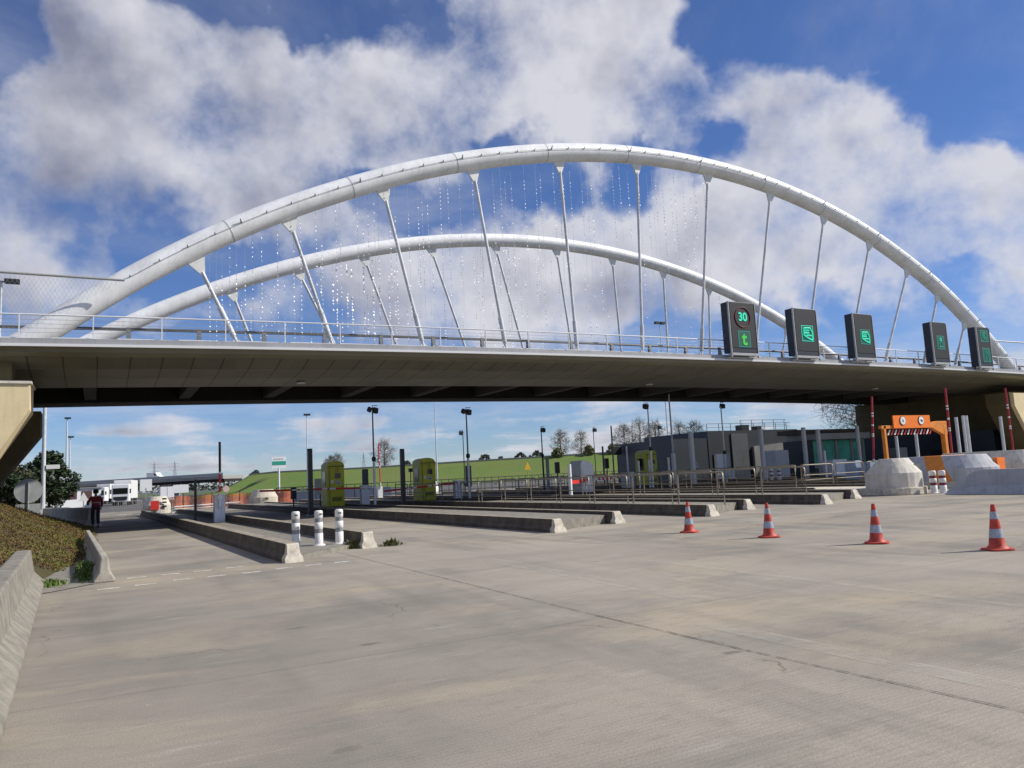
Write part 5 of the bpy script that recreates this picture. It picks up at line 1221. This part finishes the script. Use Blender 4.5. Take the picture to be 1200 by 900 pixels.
# ------------------------------------------------------------------ person
def skin(name, joints, edges, radii, m_, parent, root=0, lv=2):
    me = D.meshes.new(name); me.from_pydata(joints, edges, []); o = D.objects.new(name, me); COL.objects.link(o); me.materials.append(m_); o.parent = parent
    md = o.modifiers.new('skin', 'SKIN'); md.use_smooth_shade = True
    for i, v in enumerate(me.skin_vertices[0].data): rr = radii[i]; v.radius = rr if isinstance(rr, tuple) else (rr, rr); v.use_root = (i == root)
    s_ = o.modifiers.new('sub', 'SUBSURF'); s_.levels = lv; s_.render_levels = lv; return o
pg = Zd(0, 0, 1); pp = (.02, 46.0, 0)
pe = thing('person', 'person walking away in a red jacket and dark trousers with one elbow held out', 'person', pp, R(8))
J = [(0, 0, 1.00), (0, 0, 1.18), (0, .01, 1.38), (0, .02, 1.52), (0, .03, 1.62), (0, .05, 1.74),   # 0 pelvis..5 head
     (-.10, 0, .95), (-.12, .10, .52), (-.11, -.02, .09), (-.11, .12, .04),                       # left leg 6-9
     (.10, 0, .95), (.10, -.06, .52), (.09, -.24, .12), (.09, -.12, .05),                          # right leg 10-13
     (-.20, .01, 1.45), (-.36, .02, 1.22), (-.30, .25, 1.12), (-.29, .32, 1.12),                     # left arm 14-17
     (.20, .01, 1.45), (.28, -.03, 1.18), (.26, .12, .98), (.255, .17, .94)]                       # right arm 18-21
E_ = [(0, 1), (1, 2), (2, 3), (3, 4), (4, 5), (0, 6), (6, 7), (7, 8), (8, 9), (0, 10), (10, 11), (11, 12), (12, 13), (2, 14), (14, 15), (15, 16), (16, 17), (2, 18), (18, 19), (19, 20), (20, 21)]
Rr = [(.16, .11), (.14, .10), (.17, .11), .065, .060, (.085, .10), .085, .062, .042, .035, .085, .062, .042, .035, .062, .046, .034, .030, .062, .046, .034, .030]
def fingers(J, E_, Rr, w, dirn, side):
    o = Vector(J[w]); d = Vector(dirn).normalized(); s_ = Vector(side).normalized(); base = w
    for k, (off, ln_) in enumerate(((-.030, .055), (-.010, .066), (.010, .062), (.030, .05))):
        a = o+s_*off+d*.04; c_ = a+d*ln_*.55; e = c_+(d+Vector((0, 0, -.6))).normalized()*ln_*.45
        i = len(J); J += [tuple(a), tuple(c_), tuple(e)]; Rr += [.010, .009, .008]; E_ += [(base, i), (i, i+1), (i+1, i+2)]
    a = o-s_*.035+d*.012; c_ = a-s_*.02+d*.035; i = len(J); J += [tuple(a), tuple(c_)]; Rr += [.012, .010]; E_ += [(base, i), (i, i+1)]
fingers(J, E_, Rr, 17, (.05, .95, 0), (1, 0, 0)); fingers(J, E_, Rr, 21, (0, .5, -.8), (1, 0, 0))
body = skin('body', J, E_, Rr, skin_m, pe)
b = MB(); b.lathe([(.004, -.02), (.03, -.01), (.02, .03), (.012, .05)], 8, (0, .155, 1.73)); b.build('nose', skin_m, body)
for sx_ in (-1, 1):
    MB().lathe([(.004, -.012), (.014, 0), (.004, .012)], 8, (.034*sx_, .145, 1.76)).build('eye', glassd, body)
    MB().lathe([(.006, -.03), (.018, 0), (.008, .03)], 8, (.088*sx_, .05, 1.745)).build('ear', skin_m, body)
MB().box(-.028, .028, .142, .150, 1.685, 1.695).build('mouth', dkred, body)
skin('jacket', [J[0], J[1], J[2], (0, .02, 1.49), J[14], J[15], J[16], J[18], J[19], J[20], (0, 0, .92)], [(10, 0), (0, 1), (1, 2), (2, 3), (2, 4), (4, 5), (5, 6), (2, 7), (7, 8), (8, 9)],
     [(.20, .15), (.19, .145), (.215, .15), .085, .088, .072, .058, .088, .072, .058, (.205, .155)], jacket_m, pe, 0)
skin('trousers', [(0, 0, .98), J[6], J[7], (J[8][0], J[8][1], .12), J[10], J[11], (J[12][0], J[12][1], .15)], [(0, 1), (1, 2), (2, 3), (0, 4), (4, 5), (5, 6)], [(.17, .13), .11, .088, .075, .11, .088, .075], trouser_m, pe, 0)
for (a, c_) in ((8, 9), (12, 13)): skin('shoe', [(J[a][0], J[a][1]-.03, .05), (J[c_][0], J[c_][1]+.02, .04)], [(0, 1)], [.055, .045], shoe_m, pe, 0)
MB().lathe([(.118, 1.66), (.128, 1.70), (.130, 1.78), (.115, 1.84), (.06, 1.875), (.01, 1.88)], 16, (0, .02, 0)).build('hair', hair_m, pe)
MB().lathe([(.222, 1.19), (.224, 1.24)], 20, (0, 0, 0)).build('jacket_stripe', stripe_m, pe).scale = (1, .72, 1)
pe.scale = (1.05, 1.05, 1.05)
# ------------------------------------------------------------------ trees
def blob_crown(b, centers, n, size):
    for (cx, cy, cz, rx, ry, rz) in centers:
        for _ in range(n):
            v = Vector((random.gauss(0, 1), random.gauss(0, 1), random.gauss(0, 1))).normalized()*(random.random()**.45)
            p = Vector((cx+v.x*rx, cy+v.y*ry, cz+v.z*rz)); s_ = size*random.uniform(.6, 1.4)
            a = Vector((random.uniform(-1, 1), random.uniform(-1, 1), random.uniform(-.6, .6))).normalized()*s_; c_ = a.cross(Vector((random.uniform(-1, 1), random.uniform(-1, 1), random.uniform(-1, 1)))).normalized()*s_*.6
            b.add([p-a, p-c_, p+a, p+c_], [(0, 1, 2, 3)])
def tree(name, label, cat, loc, h, spread, kind, lm, n=60, size=.25, clumps=26, group=None, trunk=.3):
    t = thing(name, label, cat, loc, random.uniform(0, 6), group)
    tb = MB().tube([(0, 0, -.3), (.05*h*.2, 0, h*.35), (0, .03*h, h*.7), (0, 0, h*.9)], [h*.028, h*.022, h*.013, h*.005], 8)
    cs = []
    for k in range(clumps):
        f = (k+.5)/clumps; z = h*(trunk+(1-trunk)*f*.95); a = k*2.4+random.uniform(-.4, .4)
        if kind == 'pine': rad = spread*(1-f*.80)*random.uniform(.45, 1.0); rz = h*.035
        else: rad = spread*math.sin(math.pi*(.15+.8*f))*random.uniform(.35, .95); rz = h*.10
        p = (math.cos(a)*rad, math.sin(a)*rad, z); tb.tube([(0, 0, max(h*.15, z-h*.10)), p], h*.007, 5, h*.002)
        cs.append((*p, spread*.28, spread*.28, rz if kind == 'pine' else spread*.22))
    tb.build('trunk', bark, t); b = MB()
    if kind == 'bare':
        for (cx, cy, cz, rx, ry, rz) in cs:
            c0 = Vector((cx, cy, cz))
            for _ in range(n):
                v = Vector((random.gauss(0, 1), random.gauss(0, 1), random.gauss(.5, 1))).normalized(); l_ = rx*random.uniform(.7, 2.2); q = v.cross(Vector((random.random(), random.random(), random.random()))).normalized()*size
                o_ = c0+Vector((random.gauss(0, 1), random.gauss(0, 1), random.gauss(0, 1)))*rx*.45
                b.add([o_-q, o_+q, o_+v*l_], [(0, 1, 2)])
    else: blob_crown(b, cs, n, size)
    b.build('crown', lm, t); return t
p = Zd(57, 600, 66)
tree('pine_tree', 'dark green pine tree behind the tall grey pole at the left', 'tree', (p.x, p.y, 0), 5.6, 2.35, 'bush', leaf_dark, 190, .13, 36, trunk=.22)
for (px, D_, hh, sp, lb, lm) in ((18, 55, 3.4, 1.9, 'olive bush in shade under the left pier', leaf_mid), (2, 50, 3.2, 1.8, 'dark bush at the left edge under the pier', leaf_dark), (36, 74, 3.6, 1.8, 'dark green bush between the round sign and the pine tree', leaf_dark)):
    p = Zd(px, 600, D_); tree('bush', lb, 'bush', (p.x, p.y, bank_z(p.x, p.y)), hh, sp, 'bush', lm, 110, .12, 26, trunk=.05)
# bare trees and thickets along the embankment crest
far_leaf = mat('hazy_foliage', (.13, .15, .12), .9, col2=(.085, .10, .085), scale=.5); far_leaf2 = mat('olive_foliage', (.24, .23, .10), .9, col2=(.15, .15, .075), scale=.5)
far = [(388, 200, 5, 'hazy leafless tree behind the dark post left of the first booth', 1), (395, 190, 5.5, 'leafless tree just left of the first lime booth', 1), (452, 190, 9, 'leafless tree behind the thin raised boom', 1),
       (283, 240, 4, 'low grey thicket at the left end of the embankment crest', 0), (300, 235, 4, 'low dark thicket above the octagonal crash nose', 0), (480, 190, 4, 'rounded shrub right of the second dark post', 0), (500, 190, 3.5, 'small shrub hidden partly by the second lime booth', 0),
       (571, 185, 4.5, 'small dark tree right of the second twin floodlight', 0), (590, 180, 3.4, 'low shrub on the crest above the hoop railings', 0), (612, 180, 4.6, 'rounded dark shrub above the yellow triangle sign', 0), (630, 178, 5, 'pointed dark green tree on the crest', 0),
       (660, 160, 8.5, 'spreading leafless tree left of the white slanted cabinet', 1), (684, 158, 8, 'leafless tree rising behind the white slanted cabinet', 1), (655, 150, 4, 'yellowish thicket at the foot of the spreading leafless tree', 2), (690, 150, 4.5, 'yellowish thicket behind the round floodlight', 2),
       (735, 150, 9, 'tall leafless tree behind the camera boxes', 1), (752, 148, 10, 'tall leafless tree behind the half hidden booth', 1), (772, 150, 9, 'leafless tree left of the low dark block', 1), (800, 140, 8.5, 'leafless tree above the roof of the low dark block', 1), (820, 140, 8.5, 'leafless tree above the step in the dark roof', 1), (720, 150, 4.5, 'olive thicket behind the slim white post', 2)]
for (px, D_, hh, lb, kd) in far:
    dd = ray(px, 560); best = None
    for i in range(len(pts)-1):
        for q in range(6):
            x = pts[i][0]+(pts[i+1][0]-pts[i][0])*q/6; y = pts[i][1]+(pts[i+1][1]-pts[i][1])*q/6; hq = pts[i][2]
            e = abs(x/y-dd.x/dd.y)
            if best is None or e < best[0]: best = (e, x, y, hq)
    back = random.uniform(7, 16) if kd != 2 else -5.5
    L_ = math.hypot(best[1], best[2]); p = Vector((best[1]*(1+back/L_), best[2]*(1+back/L_), 0)); yb = best[3]-(.8 if kd != 2 else .5)
    tree('bare_tree' if kd == 1 else 'shrub', lb, 'tree' if kd == 1 else 'bush', (p.x, p.y, yb), hh*(1.0 if kd == 1 else .62), hh*.40 if kd == 1 else hh*.42, 'bare' if kd == 1 else 'bush', leaf_bare if kd == 1 else (far_leaf if kd == 0 else far_leaf2), 26 if kd == 1 else 60, .045 if kd == 1 else .26, 34 if kd == 1 else 16, 'trees and shrubs on the embankment crest', .2 if kd == 1 else .05)
p = Zd(1012, 520, 84); tree('bare_tree', 'leafless tree on the slope under the right end of the deck', 'tree', (p.x, p.y, 3.0), 8.5, 4.6, 'bare', leaf_bare, 50, .022, 44, trunk=.2)
# long low far hedges and roofs beyond
t = thing('tree_line', 'long low dark tree line on the horizon at the left', 'tree line', (0, 0, 0)); b = MB()
for k in range(90):
    p = Zd(90+k*7.5, 575, 420+random.uniform(-20, 20)); hh = random.uniform(3, 7)
    blob_crown(b, [(p.x, p.y, hh*.5+2, 4.5, 4.5, hh*.55)], 34, 1.0)
b.build('crown', mat('far_foliage', (.075, .085, .075), .9, .3, .05), t)
# pylons
def pylon(label, px, pt, D_):
    top = Zd(px, pt, D_); t = thing('pylon', label, 'pylon', (top.x, top.y, 0), R(30), 'electricity pylons on the horizon'); h = top.z; b = MB(); w = h*.09
    for sx_ in (-1, 1):
        for sy_ in (-1, 1): b.tube([(sx_*w, sy_*w, 0), (sx_*w*.35, sy_*w*.35, h*.6), (0, 0, h)], .22, 4)
    for k in range(9):
        z0 = h*k/9; z1_ = h*(k+1)/9; f = lambda z: w*(1-.65*min(1, z/(h*.6))) if z < h*.6 else w*.35*(1-(z-h*.6)/(h*.4))
        b.tube([(-f(z0), -f(z0), z0), (f(z1_), -f(z1_), z1_)], .13, 3); b.tube([(f(z0), -f(z0), z0), (-f(z1_), -f(z1_), z1_)], .13, 3)
    for zz, l_ in ((.70, .16), (.82, .20), (.92, .13)): b.tube([(-h*l_, 0, h*zz), (h*l_, 0, h*zz)], .2, 4)
    b.build('lattice', mat_py, t)
mat_py = mat('pylon_grey', (.30, .33, .37), .6)
for (px, pt, D_, lb) in ((181, 541, 900, 'faint electricity pylon above the far overpass, left one'), (205, 540, 950, 'faint electricity pylon above the far overpass, right one'), (426, 530, 800, 'faint electricity pylon left of the first light pole'), (741, 507, 700, 'faint electricity pylon left of the tall white floodlight pole')): pylon(lb, px, pt, D_)
